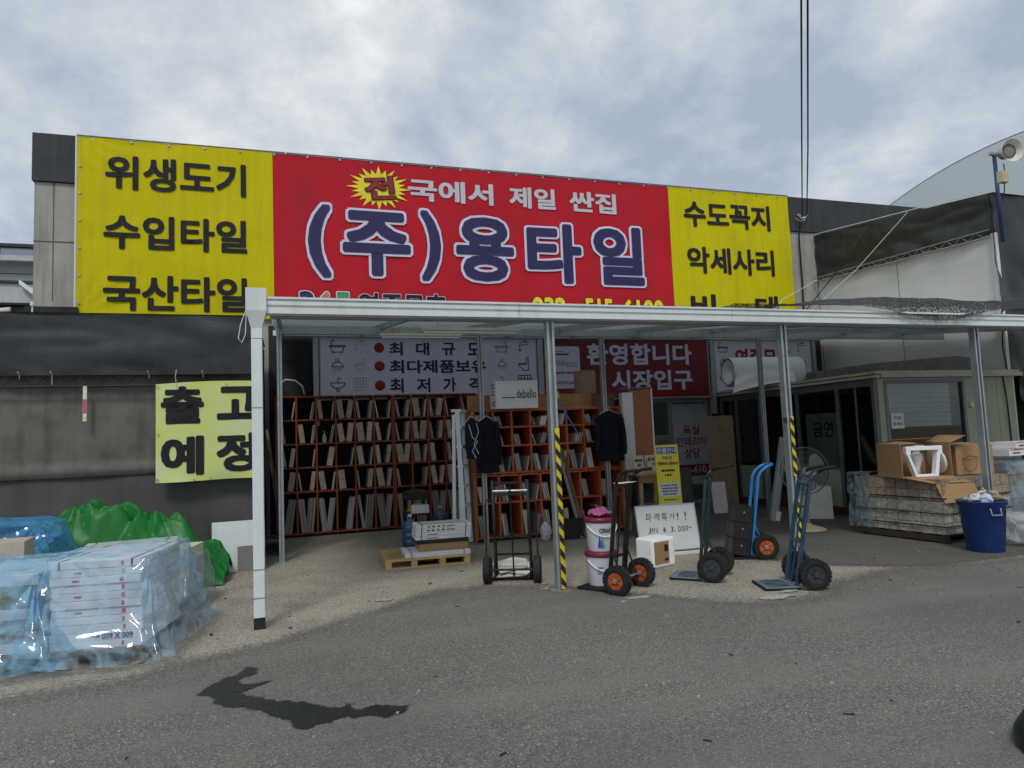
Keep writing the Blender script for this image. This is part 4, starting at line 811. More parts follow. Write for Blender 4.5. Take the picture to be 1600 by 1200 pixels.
def hand_truck(label, loc, rz, ma, rim, H=1.16, w_=.30, r=.13, ww=.075, lean=.14, grip='bent', chunky=False, pl=(.28, .46), axle=.50, plm=None, square=True, gripm=None, mids=(.45, .8)):
    t = thing('hand_truck', label, 'hand truck', loc, rz, 'hand trucks')
    def P3(s, z, dy=0): return Vector((s*w_/2, -z*lean+dy, z))
    for s in (-1, 1):
        if square: MB().beam(P3(s, .04), P3(s, H), .045, .03, (0, 1, 0)).build('rail', ma, t, bevel=.004)
        else: MB().tube([P3(s, .03), P3(s, H)], .020, 10).build('rail', ma, t, smooth=True)
        if grip == 'bent':
            p_ = [P3(s, H-.02), P3(s, H+.06, -.02), P3(s, H+.11, -.07)]; q_ = [P3(s, H+.10, -.06), P3(s, H+.13, -.13), P3(s, H+.14, -.24)]
            MB().tube(p_, .015, 8).build('grip_arm', gripm or ma, t, smooth=True); MB().tube(q_, .019, 10).build('grip', rubber, t, smooth=True)
        elif grip == 'loop':
            MB().tube([P3(s, H-.25, .0), P3(s, H), P3(s, H+.07, -.03), P3(s, H+.13, -.10), P3(s*.9, H+.15, -.16)], .019, 10).build('grip_arm', gripm or ma, t, smooth=True)
    if grip == 'loop': MB().tube([P3(-.9, H+.15, -.16), P3(-.5, H+.155, -.18), P3(.5, H+.155, -.18), P3(.9, H+.15, -.16)], .019, 10).build('grip_bar', gripm or ma, t, smooth=True)
    for z in mids+((H-.03,) if grip != 'loop' else ()):
        MB().beam(P3(-1, z), P3(1, z), .03, .022).build('crossbar', ma, t)
    for o_ in ((0,) if grip != 'bent' else (-.4, .4)): MB().tube([P3(o_, .05, -.02), P3(o_, H-.05, -.02)], .010, 6).build('centre_rod', ma, t)
    bx('toe_plate', plm or plate, t, -pl[1]/2, pl[1]/2, -.02, pl[0], .022, .032, .002); bx('toe_edge', blackm, t, -pl[1]/2, pl[1]/2, pl[0]-.0, pl[0]+.012, .004, .030)
    for i in range(5): bx('plate_slot', blackm, t, -pl[1]*.36+i*pl[1]*.16, -pl[1]*.36+i*pl[1]*.16+.02, .05, pl[0]-.05, .0325, .0345)
    for s in (-1, 1): bx('plate_side', blackm, t, s*pl[1]/2-.006, s*pl[1]/2+.006, -.02, pl[0], .003, .022)
    ay = -.16
    MB().tube([(-axle/2, ay, r), (axle/2, ay, r)], .013, 8).build('axle', blackm if rim is rimg else hub, t)
    for s in (-1, 1):
        MB().beam((s*w_/2*1.0, -.01, .06), (s*w_/2*1.05, ay, r), .008, .05).build('axle_bracket', ma, t); MB().tube([P3(s, .42), (s*w_/2*1.02, ay, r+.01)], .011, 6).build('brace', ma, t)
        wheel(t, s*axle/2, ay, r, ww, rim, chunky)
    return t
htA = hand_truck('black hand truck seen from behind carrying pale broken tiles, left of the striped post', (2.42, 7.62, 0), -24, blackm, rimg, 1.14, .40, .15, .075, .10, 'none', False, (.30, .5), .56, blackm, False, None, (.30, .50, .98))
for s_ in (-1, 1): MB().tube([(s_*.20, -.09, .92), (s_*.27, -.11, .93), (s_*.29, -.12, .86), (s_*.29, -.14, .30), (s_*.27, -.16, .16)], .010, 6).build('side_rod', blackm, htA, smooth=True)
MB().tube([(-.2, -.11, 1.02), (.2, -.11, 1.02)], .014, 8).build('grey_bar', galv, htA)
hand_truck('black hand truck with chunky orange-rimmed wheels loaded with white pails', (3.23, 6.66, 0), 33, blackm, rimo, 1.10, .30, .145, .085, .13, 'bent', True, (.34, .42), .50, blackm, True, None, (.35,))
hand_truck('dark green hand truck with plain black wheels beside the whiteboard', (4.30, 6.72, 0), 45, greenm, rimg, 1.08, .27, .155, .075, .12, 'bent', False, (.30, .40), .44, None, True)
hand_truck('bright blue hand truck with orange-rimmed wheels carrying black crates', (5.50, 7.52, 0), 70, bluem, rimo, 1.0, .24, .15, .085, .15, 'loop', True, (.30, .36), .42, blackm, True, None, (.5,))
hand_truck('navy hand truck with black grips in front of the fan', (4.84, 5.95, 0), 71, navym, rimg, 1.05, .28, .15, .085, .20, 'bent', True, (.32, .40), .44, None, True)
# loads
def frame(loc, rz, lean=0): return Matrix.Translation(loc) @ Matrix.Rotation(rad(rz), 4, 'Z')
Fm = frame((2.42, 7.62, 0), -24)
t = thing('scrap_heap', 'dark rubble heap on the plate of the left black hand truck under the pale tiles', 'rubble'); t.matrix_world = Fm @ Matrix.Translation((0, .16, .034))
for i in range(9): MB().box(-.07, .07, -.05, .05, -.02, .02, Matrix.Translation((-.15+.15*(i % 3), -.09+.09*(i//3), .025+.018*(i//3))) @ Euler((.25*math.sin(i), .2*math.cos(i*2), i)).to_matrix().to_4x4()).build('rubble_piece', woodd, t)
for i, (x, y, a_, z) in enumerate(((-.03, .12, 8, .085), (.05, .14, -14, .115), (-.05, .16, 30, .145))):
    t = MB().prism([(-.2, -.14), (.14, -.16), (.21, .02), (.1, .15), (-.19, .13)], 0, .012).build('broken_tile', paletile); t.matrix_world = Fm @ Matrix.Translation((x, y, z+.012)) @ Matrix.Rotation(rad(16), 4, 'X') @ Matrix.Rotation(rad(a_), 4, 'Z') @ Matrix.Rotation(rad(-90), 4, 'X')
    tag(t, 'pale broken tile piece on the left black hand truck, %s of three' % ('lowest', 'middle', 'topmost')[i], 'tile', 'broken tiles on the left hand truck')
def pail(label, loc, lidma, rz, prints):
    t = thing('paint_pail', label, 'pail', loc, rz, 'white pails on the hand truck'); t.scale = (1.1, 1.1, 1)
    MB().lathe([(.125, 0), (.13, .01), (.148, .29), (.152, .30), (.152, .315)], 32).build('bucket', pailw, t, smooth=True)
    MB().lathe([(.156, .30), (.160, .31), (.160, .345), (.150, .352), (.001, .352)], 32).build('lid', lidma, t, smooth=True)
    MB().tube([(.155*math.cos(a_), .155*math.sin(a_), .27-.11*math.sin((a_-3.3)/2.6*math.pi)) for a_ in [3.3+2.6*k_/14 for k_ in range(15)]], .006, 6).build('handle', foam, t, smooth=True)
    for (a0_, a1_, z0, z1, ma) in prints:
        MB().grid(lambda u, v: ((.1305+.018*(z0+(z1-z0)*v)/.29+.001)*math.cos(a0_+(a1_-a0_)*u), (.1305+.018*(z0+(z1-z0)*v)/.29+.001)*math.sin(a0_+(a1_-a0_)*u), z0+(z1-z0)*v), 8, 1).build('print', ma, t)
    return t
def curvetext(t, s, ac, da, z0, z1, ma):
    v, f = textmesh(s, .03); ax, bx2 = min(p[0] for p in v), max(p[0] for p in v); az, bz = min(p[1] for p in v), max(p[1] for p in v)
    o = MB().add([((.1535)*math.cos(ac+da*((p[0]-ax)/(bx2-ax)-.5)), (.1535)*math.sin(ac+da*((p[0]-ax)/(bx2-ax)-.5)), z0+(z1-z0)*(p[1]-az)/(bz-az)) for p in v], f).build('lettering', ma, t)
FB_ = frame((3.23, 6.66, 0), 33); p0 = FB_ @ Vector((0, .17, .036))
pail('lower white pail with maroon rim on the hand truck', p0, maroonp, 0, [(4.0, 4.25, .13, .14, navy), (4.0, 4.5, .16, .17, navy), (4.0, 4.4, .19, .2, navy), (4.45, 4.9, .05, .13, mat('peach_print', (.6,.42,.36), .6)), (4.5, 5.1, .15, .156, navy), (4.5, 5.1, .17, .176, navy)])
p1 = pail('upper white pail lettered CERAF on the hand truck', p0+Vector((.01, 0, .354)), maroonp, 0, [])
curvetext(p1, 'CERAF', 4.55, .75, .20, .245, ink)
for x0, ma in ((4.15, blueprint), (4.32, mat('teal_print', (.03,.22,.38), .5))): MB().add([((.1465)*math.cos(x0+d), (.1465)*math.sin(x0+d), z) for d, z in ((-.12, .05), (.16, .05), (.02, .17))], [(0, 1, 2)]).build('emblem', ma, p1)
t = MB().grid(lambda u, v: ((.14*v+.02*rn(u*4, v*3, 0))*math.cos(2*math.pi*u), (.14*v)*math.sin(2*math.pi*u), .05+.025*rn(math.cos(2*math.pi*u)*2*v, math.sin(2*math.pi*u)*2*v, 1, 1.4)-.05*v*v+.018*ridge(math.cos(6.28*u)*v, math.sin(6.28*u)*v, 2, 3)*(1-v*.6)+.01*ridge(math.cos(6.28*u)*v, math.sin(6.28*u)*v, 2, 8)), 40, 14).build('crumpled_bag', pink, smooth=True); t.location = p0+Vector((.01, 0, .73)); tag(t, 'crumpled magenta bag on top of the upper white pail', 'bag')
FD = frame((5.50, 7.52, 0), 70)
def crate(i):
    z0 = i*.205; t = thing('plastic_crate', 'black plastic crate on the blue hand truck, %s of three' % ('bottom', 'middle', 'top')[i], 'crate', (0, 0, 0), 0, 'black crates on the blue hand truck')
    t.matrix_world = FD @ Matrix.Translation((0, .035, .036)) @ Matrix.Rotation(math.atan(.15), 4, 'X') @ Matrix.Translation((0, 0, z0))
    q = MB(); q.box(-.17, .17, 0, .22, 0, .012); q.box(-.17, .17, 0, .01, .012, .195); q.box(-.17, .17, .21, .22, .012, .195); q.box(-.17, -.16, .01, .21, .012, .195); q.box(.16, .17, .01, .21, .012, .195); q.build('shell', blackp, t)
    for x in (-.171, .171): bx('rim_bead', blackp, t, x-.006, x+.006, -.006, .226, .18, .197)
    bx('rim_bead', blackp, t, -.177, .177, .22, .228, .18, .197)
    for k_ in range(4): bx('rib', blackp, t, -.178, -.171, .03+k_*.05, .04+k_*.05, .01, .18)
    MB().lathe([(.012, 0), (.012, .006)], 8, Matrix.Translation((-.172, .11, .12)) @ Matrix.Rotation(rad(-90), 4, 'Y')).build('latch', hub, t)
for i in range(3): crate(i)
nt_ = MB().add([(-.14, -.05, 0), (.12, -.08, .006), (.16, .05, .0), (-.1, .07, .004)], [(0, 1, 2, 3)]).build('paper_slip', paper, solid=.001); nt_.location = (3.30, 6.50, 1.105); nt_.rotation_euler = (0, 0, .5); tag(nt_, 'white paper slip lying across the top of the black hand truck', 'paper')

# ================================================================== whiteboard, notices, table, boards
t = thing('whiteboard', 'framed whiteboard with handwritten Korean price leaning behind the hand trucks', 'whiteboard', (4.85, 8.28, .03), -4, None, -12)
bx('panel', wboard, t, -.43, .43, 0, .012, .01, .60)
for a_ in ((-.445, .445, -.005, .01), (-.445, .445, .60, .615)): bx('frame', alu, t, a_[0], a_[1], -.006, .016, a_[2], a_[3])
for x in (-.445, .43): bx('frame', alu, t, x, x+.015, -.006, .016, .01, .60)
for i, ch in enumerate('파격특가!!'): lettering(ch, -.31+i*.115, -.31+i*.115+(.085 if i < 4 else .022), .40+random.uniform(-.012, .012), .50+random.uniform(-.012, .012), -.003, marker, t, 0, slant=.1, rot=random.uniform(-5, 5), name='handwriting')
for i, ch in enumerate('JMV ₩ 3,000~'):
    if ch != ' ': lettering(ch, -.30+i*.055, -.30+i*.055+(.04 if ch != ',' else .012), (.24 if ch not in '~' else .28)+random.uniform(-.006, .006), (.315 if ch not in ',~' else .265 if ch == ',' else .295), -.003, marker, t, 0, slant=.12, rot=random.uniform(-5, 5), name='handwriting')
MB().beam((-.3, .03, .02), (-.3, .16, -.02), .02, .02).build('foot', alu, t); MB().beam((.3, .03, .02), (.3, .16, -.02), .02, .02).build('foot', alu, t)
bd = thing('white_batten', 'white printed batten lying on the ground under the whiteboard', 'batten', (5.05, 8.12, 0), -5); bx('batten', whitebox, bd, -.3, .35, -.04, .04, .0, .03)
t = thing('foam_box', 'white foam block with a brown cardboard patch in front of the whiteboard', 'box', (4.22, 7.55, 0), 18)
bx('block', foam, t, -.20, .20, -.12, .16, 0, .35, .03); bx('cardboard_patch', card, t, -.17, .08, -.126, -.1205, .05, .31); bx('printed_mark', ink, t, .0, .06, -.129, -.1265, .08, .11); bx('printed_mark', ink, t, .0, .06, -.129, -.1265, .19, .27)
t = thing('yellow_notice_stand', 'tall yellow and white notice board with small Korean print behind the whiteboard', 'notice board', (5.62, 9.5, 0), -8, None, -4)
bx('panel', ysign, t, -.19, .19, 0, .02, .05, 1.42)
bx('pale_panel', pval, t, -.165, .165, -.004, -.0005, .62, .82); bx('pale_panel', pval, t, -.165, .165, -.004, -.0005, .08, .52); bx('title_bar', bsign, t, -.165, .165, -.004, -.0005, 1.28, 1.385)
lettering('반품안내', -.155, .155, 1.29, 1.375, -.007, pval, t, .02); lettering('반품시간', -.08, .08, 1.19, 1.245, -.004, bsign, t, .015); lettering('오전09시~오후05시', -.165, .165, 1.10, 1.16, -.004, maroon, t, .04)
def dashes(t, x0, x1, z, h, ma, y=-.007, wlo=.02, whi=.045):
    q = MB(); x = x0
    while x < x1-.01:
        w_ = random.uniform(wlo, whi); q.ribbon([(x, z), (min(x+w_, x1), z)], h, y); x += w_+.010
    q.build('small_print', ma, t)
dashes(t, -.11, .11, 1.02, .034, ink, -.004); dashes(t, -.06, .06, .95, .034, maroon, -.004)
for k_ in range(4): dashes(t, -.14+.01*k_, .14-.012*k_, .79-.045*k_, .022, lineblk)
dashes(t, -.10, .10, .57, .02, lineblk, -.004)
for k_ in range(8): dashes(t, -.14, [.08, .02, .1, .13, -.05, .0, .14, .08][k_], .48-.05*k_, .02, lineblk)
for s in (-1, 1): MB().beam((s*.17, .03, .0), (s*.17, .03, .4), .025, .025).build('foot', blackm, t); MB().beam((s*.17, .03, .35), (s*.17, .28, .02), .02, .02).build('rear_leg', blackm, t)
t = thing('plywood_table', 'rough plywood table with triangular gusset beside the nearer rack', 'table', (5.68, 10.3, 0), 0)
bx('top', wood, t, -.27, .36, -.2, .4, .92, .95); bx('apron', ply, t, -.25, .34, -.17, -.15, .80, .918)
for x in (-.24, .10): bx('leg', wood, t, x, x+.05, -.15, -.10, 0, .918)
for x in (-.24, .28): bx('leg', wood, t, x, x+.05, .32, .37, 0, .918)
MB().prism([(.15, .795), (.33, .795), (.15, .50)], -.15, -.13).build('gusset', ply, t)
t = thing('tall_cabinet', 'tall white-sided cabinet with a brown front standing on the plywood table', 'cabinet', (5.62, 10.45, .951), -14, None, 0, 0)
bx('body', whitebox, t, -.26, -.08, -.05, .18, 0, 1.36); bx('front_panel', mat('brown_laminate', (.30,.115,.045), .5, 0, .12, 2), t, -.078, .235, -.045, .18, 0, 1.40); bx('edge_trim', whitem, t, .236, .26, -.05, .18, 0, 1.42); bx('edge_trim', whitem, t, -.098, -.079, -.058, -.051, 0, 1.37); bx('top_cap', alud, t, -.28, .27, -.06, .2, 1.421, 1.44)
def cardsign(label, loc, w_, h, lines, rz, red=False):
    t = thing('cardboard_notice', label, 'notice', loc, rz, None, -8); bx('sheet', creambox, t, -w_/2, w_/2, 0, .01, 0, h)
    for s, z0, z1, k_ in lines: lettering(s, -w_*k_/2, w_*k_/2, z0, z1, -.003, ink, t, .025)
    if red:
        for x in (-w_*.46, w_*.40): bx('red_border', orangeink, t, x, x+.018, -.003, -.0005, .03, h*.8)
        bx('red_border', orangeink, t, -w_*.44, w_*.40, -.003, -.0005, .01, .028)
    return t
cardsign('cream notice sheet with a red border on the plywood table', (5.76, 10.16, .952), .36, .30, [('출고완료 송장', .20, .26, .75), ('수거함', .12, .18, .36)], -5, True)
t = cardsign('narrow cream notice sheet beside the red-bordered notice on the table', (5.47, 10.18, .952), .19, .30, [], 3); dashes(t, -.07, .07, .22, .04, ink, -.003); dashes(t, -.03, .03, .14, .04, ink, -.003)

# ================================================================== glazed booth
BX, BY = 9.42, 9.15
b = thing('site_booth', 'glazed site office booth with beige panel front and grey aluminium frames', 'booth', (BX, BY, .10))
LB2 = 4.4
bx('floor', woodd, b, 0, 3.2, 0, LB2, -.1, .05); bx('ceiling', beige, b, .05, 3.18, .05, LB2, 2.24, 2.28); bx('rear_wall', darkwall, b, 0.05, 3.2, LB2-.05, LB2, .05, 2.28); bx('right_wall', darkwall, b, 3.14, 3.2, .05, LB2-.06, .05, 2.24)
MB().box(-.10, .02, -.12, LB2, 2.285, 2.33).build('eave_fascia', flash, b); MB().box(.03, 3.3, -.14, -.02, 2.285, 2.35).build('front_fascia', flash, b); MB().box(-.06, 3.3, -.10, LB2, 2.351, 2.40).build('roof', flash, b)
for y0 in (0, .82, 1.86, 3.0, 3.78, 4.33): bx('frame_post', alud, b, -.01, .05, y0, y0+.07, .05, 2.28)
bx('sill', rust, b, -.015, .06, .075, 4.3, -.06, .05); bx('head_rail', alud, b, -.005, .045, .075, 4.3, 2.16, 2.28)
bx('window_glass', mglass, b, .01, .018, .075, .82, .10, 2.155); bx('window_glass', mglass, b, .01, .018, .895, 1.86, .75, 2.155); bx('lower_panel', beige, b, .0, .03, .895, 1.86, .055, .72); bx('window_rail', alud, b, -.005, .045, .895, 1.86, .72, .75); bx('window_glass', mglass, b, .01, .018, 3.85, 4.33, .10, 2.155); bx('window_glass', mglass, b, .01, .018, 3.07, 3.78, .75, 2.155); bx('lower_panel', beige, b, 0, .03, 3.07, 3.78, .055, .74)
bx('door_rail', alud, b, -.012, -.002, .4, .44, .1, 2.15)
bx('leaning_sheet', mat('inner_card', (.30,.31,.27), .8), b, .10, .12, .95, 1.8, .5, 1.75)
t_ = lettering('금연', -.26, .26, -.14, .14, 0, ink, b, .01); t_.matrix_local = Matrix.Translation((.095, 1.36, 1.45)) @ Matrix.Rotation(rad(-90), 4, 'Z')
# front face
bx('front_panel', beige, b, 0.05, .18, -.02, .03, .05, 2.28); bx('front_panel', beige, b, .18, 2.0, -.02, .03, .05, 1.08); bx('front_panel', beige, b, .18, 2.0, -.02, .03, 2.25, 2.28); bx('front_panel', beige, b, 2.0, 3.2, -.02, .03, .05, 2.28)
for i in range(4): bx('panel_seam', MATS['joint'], b, 2.3+i*.24, 2.304+i*.24, -.022, -.0195, .05, 2.28)
for a_ in ((.18, 2.0, 1.08, 1.13), (.18, 2.0, 2.20, 2.25)): bx('window_frame', alud, b, a_[0], a_[1], -.035, .03, a_[2], a_[3])
for x in (.18, 1.94): bx('window_frame', alud, b, x, x+.06, -.035, .03, 1.13, 2.20)
bx('window_glass', mglass, b, .24, 1.94, .005, .011, 1.13, 2.20)
for i in range(9): MB().box(.27, 1.72, -.006, .0, -.046, .046, Matrix.Translation((0, .06, 2.14-i*.082)) @ Matrix.Rotation(rad(-28), 4, 'X')).build('blind_slat', blind, b)
bx('paper_notice', paper, b, .30, .58, -.002, .002, 1.42, 1.68); lettering('직원', .36, .52, 1.57, 1.63, -.005, ink, b, .005); lettering('휴게실', .34, .54, 1.47, 1.53, -.005, ink, b, .005)
MB().lathe([(.05, 0), (.045, .03), (.01, .04)], 12, Matrix.Translation((2.12, -.02, 1.78)) @ Matrix.Rotation(rad(90), 4, 'X')).build('vent_cap', lampw, b, smooth=True)
MB().tube([(2.95, -.03, 2.3), (2.97, -.05, 1.9), (3.0, -.04, 1.3), (3.02, -.03, .9)], .012, 6).build('conduit', rubber, b)
t = thing('roof_slab', 'rough grey slab lying on the roof of the booth', 'slab', (BX, BY, 2.502)); MB().prism([(-.0, 0), (2.6, 0), (2.62, .22), (2.0, .27), (.0, .14)], .05, 1.6).build('slab', mat('grey_slab', (.17,.165,.16), .9, 0, .2, 5, .5, 30), t, bevel=.02)
# foam roll on booth roof (rear)
t = thing('foam_roll', 'thick roll of white foam sheet lying on the roof of the booth', 'roll', (9.05, 12.3, 2.83)); t.location = (9.35, 11.9, 2.79); t.rotation_euler = (0, 0, rad(-8))
sp2 = [((.03+.255*(k_/70.)), k_*.62) for k_ in range(71)]
Mr = Matrix.Rotation(rad(90), 4, 'Y')
MB().lathe([(.29, -.78), (.30, -.76), (.305, -.3), (.30, .3), (.295, .78), (.29, .80), (.24, .80), (.05, .78), (.05, -.70), (.25, -.77)], 40, Mr, cap=False).build('roll', foam, t, smooth=True)
MB().grid(lambda u, v: (-.70+1.2*u-.2*v*(1-u), -.30-.10*v+.05*rn(u*4, v*3, 0), .08-.36*v-.10*v*(1-u)**2*2+.03*ridge(u*3, v*2, 1, 1)), 30, 14).build('loose_sheet', foam, t, smooth=True)
# things leaning near the booth
t = thing('cardboard_sheet', 'tall brown cardboard sheet with scribbled notes leaning by the booth', 'cardboard', (8.42, 12.15, 0), -28, None, -4); bx('sheet', cardd, t, -.27, .27, 0, .03, 0, 1.92)
for k_ in range(4): dashes(t, -.12+.03*k_, .15, 1.25-.1*k_, .012, lineblk, -.002)
MB().ribbon([(0, 1.75), (-.05, 1.6), (.05, 1.6), (.03, 1.7)], .012, -.002).build('scribble', lineblk, t)
t = thing('white_offcut', 'small pale board leaning against the cardboard sheet', 'board', (8.0, 11.7, 0), -20, None, -16); bx('board', paletile, t, -.13, .15, 0, .015, 0, .62)
t = thing('dark_door_leaf', 'dark grey door leaf standing open beside the glass entrance', 'door', (7.50, 12.3, 0), 8); bx('leaf', mat('door_grey', (.10,.105,.105), .5), t, -.03, .30, 0, .04, .02, .88); bx('edge', alud, t, -.06, -.031, -.005, .045, .02, .90)
t = thing('aluminium_profile', 'long dull aluminium channel leaning against the booth', 'channel', (7.95, 10.12, 0), 0)
MB().beam((0, 0, .0), (.62, .35, 1.42), .13, .05, (0, -1, 0)).build('channel', alu, t); MB().beam((.09, .02, .0), (.70, .37, 1.35), .03, .06, (0, -1, 0)).build('lip', alud, t); MB().beam((.08, -.02, .01), (.13, -.01, .16), .06, .05, (0, -1, 0)).build('end_cap', foam, t)
t = thing('white_panel_pair', 'pair of off-white boards leaning low against the booth below the fan', 'board', (8.75, 9.95, 0), -38, None, -14); bx('board', paletile, t, -.24, .26, 0, .015, 0, .58); bx('board', whitebox, t, -.34, .05, .03, .045, 0, .62)
# fan
t = thing('pedestal_fan', 'large pedestal fan with round wire guard and cream base', 'fan', (7.72, 9.0, 0), -22)
MB().lathe([(.27, 0), (.27, .015), (.20, .045), (.07, .08), (.045, .11)], 32).build('base', creamp, t, smooth=True); MB().tube([(0, 0, .10), (0, 0, .55)], .035, 12).build('lower_pole', creamp, t, smooth=True); MB().tube([(0, 0, .55), (0, .02, .84)], .02, 10).build('upper_pole', alu, t, smooth=True)
Mf = Matrix.Translation((0, 0, .92)) @ Matrix.Rotation(rad(90), 4, 'X')
MB().lathe([(.03, -.20), (.085, -.18), (.09, -.06), (.05, -.02)], 20, Mf).build('motor', mat('motor_dark', (.1,.1,.1), .4), t, smooth=True)
for k_ in range(3):
    a0_ = k_*2*math.pi/3+.5
    MB().grid(lambda u, v: tuple(Mf @ Vector(((.06+.26*u)*math.cos(a0_+(v-.5)*(.5+.9*math.sin(u*2.6))), (.06+.26*u)*math.sin(a0_+(v-.5)*(.5+.9*math.sin(u*2.6))), .03+.05*(v-.5)))), 10, 8).build('blade', mat('fan_blade', (.30,.29,.26), .3), t, smooth=True, solid=.004)
for nm, z, rr in (('front_guard', .10, .37), ('rear_guard', -.04, .37)):
    q = MB(); sg = 1 if z > 0 else -1
    for ri in (.10, .2, .29, .37):
        q.tube([Mf @ Vector((ri*math.cos(2*math.pi*k_/40), ri*math.sin(2*math.pi*k_/40), z*(1-.75*(ri/.37)**3)+.02)) for k_ in range(41)], .006 if ri > .36 else .002, 5)
    for k_ in range(54):
        a_ = 2*math.pi*k_/54; q.tube([Mf @ Vector((ri*math.cos(a_), ri*math.sin(a_), z*(1-.75*(ri/.37)**3)+.02)) for ri in (.06, .15, .25, .33, .37)], .0014, 3, False)
    q.build(nm, alud, t)
MB().lathe([(.07, .115), (.055, .13), (.001, .132)], 20, Mf).build('badge', hub, t)

# ================================================================== small pallet with tile boxes, chair, jugs
def pallet(label, loc, rz, L_=1.1, D_=1.0, ma=wood, n_=7, along='x'):
    t = thing('wooden_pallet', label, 'pallet', loc, rz)
    for i in range(n_):
        y0 = -D_/2+i*(D_-.09)/(n_-1); MB().box(-L_/2, L_/2, y0, y0+.09, .100, .120).build('deck_slat', ma, t)
    for x in [-L_/2, -L_/6-.04, L_/6-.04, L_/2-.08]: MB().box(x, x+.08, -D_/2+.004, D_/2-.004, .022, .0995).build('bearer', ma, t)
    for y in (-D_/2, -.045, D_/2-.09): MB().box(-L_/2, L_/2, y, y+.09, .002, .0215).build('base_slat', ma, t)
    return t
def tilebox(label, loc, rz, size, ma, grp=None, prints=(), straps=True, name='tile_box'):
    t = thing(name, label, 'box', loc, rz, grp); x, y, z = size
    bx('carton', ma, t, -x/2, x/2, -y/2, y/2, 0, z, .003)
    for s in prints: 
        a_, b_, z0, z1, mm = s; bx('print', mm, t, a_*x, b_*x, -y/2-.002, -y/2-.0003, z0*z, z1*z)
    if straps:
        for k_ in (-.40, .40):
            MB().box(k_*x-.005, k_*x+.005, -y/2-.003, y/2+.003, z, z+.0025).build('strap', blackm, t); MB().box(k_*x-.005, k_*x+.005, -y/2-.003, -y/2-.0008, 0, z).build('strap', blackm, t)
    return t
pallet('small fresh wooden pallet carrying tile boxes in front of the back rack', (1.72, 9.46, 0), -3, 1.10, 1.0)
tilebox('wide flat white tile box lying directly on the small pallet', (1.85, 9.32, .121), -3, (.86, .60, .055), whitebox); 
tilebox('flat brown carton between the white boxes on the small pallet', (1.95, 9.36, .18), -4, (.66, .50, .085), card, None, (), False)
tilebox('flat black box beneath the white tile boxes on the small pallet', (1.94, 9.38, .2665), -3, (.70, .46, .05), blackp, None, (), False)
for i in range(4):
    tilebox('white tile box on the small pallet, %s of the pile of four' % ('lowest', 'second from bottom', 'second from top', 'topmost')[i], (1.95+.004*i, 9.38-.003*i, .318+i*.049), -3+.6*(i % 2), (.74, .44, .047), whitebox, 'white tile boxes on the small pallet', [(-.30, -.26, .3, .7, ink), (-.22, -.17, .3, .7, ink), (-.12, -.08, .3, .7, ink), (-.03, .01, .3, .7, ink), (.05, .2, .35, .6, lineblk)] if i > 1 else [(-.3, -.1, .3, .5, lineblk)])
t = MB().box(-.29, .29, -.15, .15, 0, .004).build('beige_tile', creambox); t.location = (1.965, 9.37, .5175); t.rotation_euler = (0, 0, -.05); tag(t, 'beige tile sheet on top of the pile of white tile boxes', 'tile')
t = thing('folding_chair', 'black folding chair with a yellow towel in front of the back rack', 'chair', (1.98, 11.45, 0), 170)
for s in (-.2, .2):
    MB().tube([(s, -.22, .0), (s, .0, .38), (s, .16, .84)], .012, 8).build('frame_leg', blackm, t); MB().tube([(s*.9, .24, .0), (s*.9, -.18, .44)], .012, 8).build('rear_leg', blackm, t)
bx('seat', blackp, t, -.2, .2, -.2, .16, .43, .46, .01); MB().grid(lambda u, v: (-.22+.44*u, .15-.03*math.cos((u-.5)*3)+.02*v, .68+.18*v-.05*(2*u-1)**2*v), 12, 6).build('backrest', blackp, t, solid=.02, smooth=True); MB().tube([(-.2, -.22, .012), (.2, -.22, .012)], .012, 8).build('floor_bar', blackm, t)
t = MB().grid(lambda u, v: (-.13+.26*u+.02*rn(u*3, v*3, 0), -.10+.22*v-.08*u, .03+.07*math.sin(u*2.5)+.03*ridge(u*2, v*2, 0, 1.3)-.12*max(0, .35-u)), 18, 14).build('yellow_towel', towel, solid=.01, smooth=True); t.location = (1.98, 11.52, .475); tag(t, 'yellow towel dropped on the black folding chair', 'towel')
t = thing('paper_box', 'small white box on the seat of the black folding chair', 'box', (2.02, 11.36, .462)); bx('box', whitebox, t, -.14, .14, -.06, .1, 0, .13, .004)
t.location = (2.02, 11.31, .462)
def waterjug(label, loc):
    t = thing('water_jug', label, 'water jug', loc, 0, 'blue water jugs')
    MB().lathe([(.11, 0), (.135, .02), (.135, .10), (.128, .11), (.135, .12), (.135, .20), (.128, .21), (.135, .22), (.135, .31), (.11, .36), (.045, .41), (.03, .42), (.03, .46)], 28).build('bottle', jug, t, smooth=True); MB().lathe([(.034, .455), (.034, .49), (.001, .492)], 16).build('cap', paper, t)
waterjug('blue water jug standing in front of the folding chair', (1.79, 10.95, 0)); waterjug('blue water jug standing right of the folding chair', (2.50, 12.0, 0))

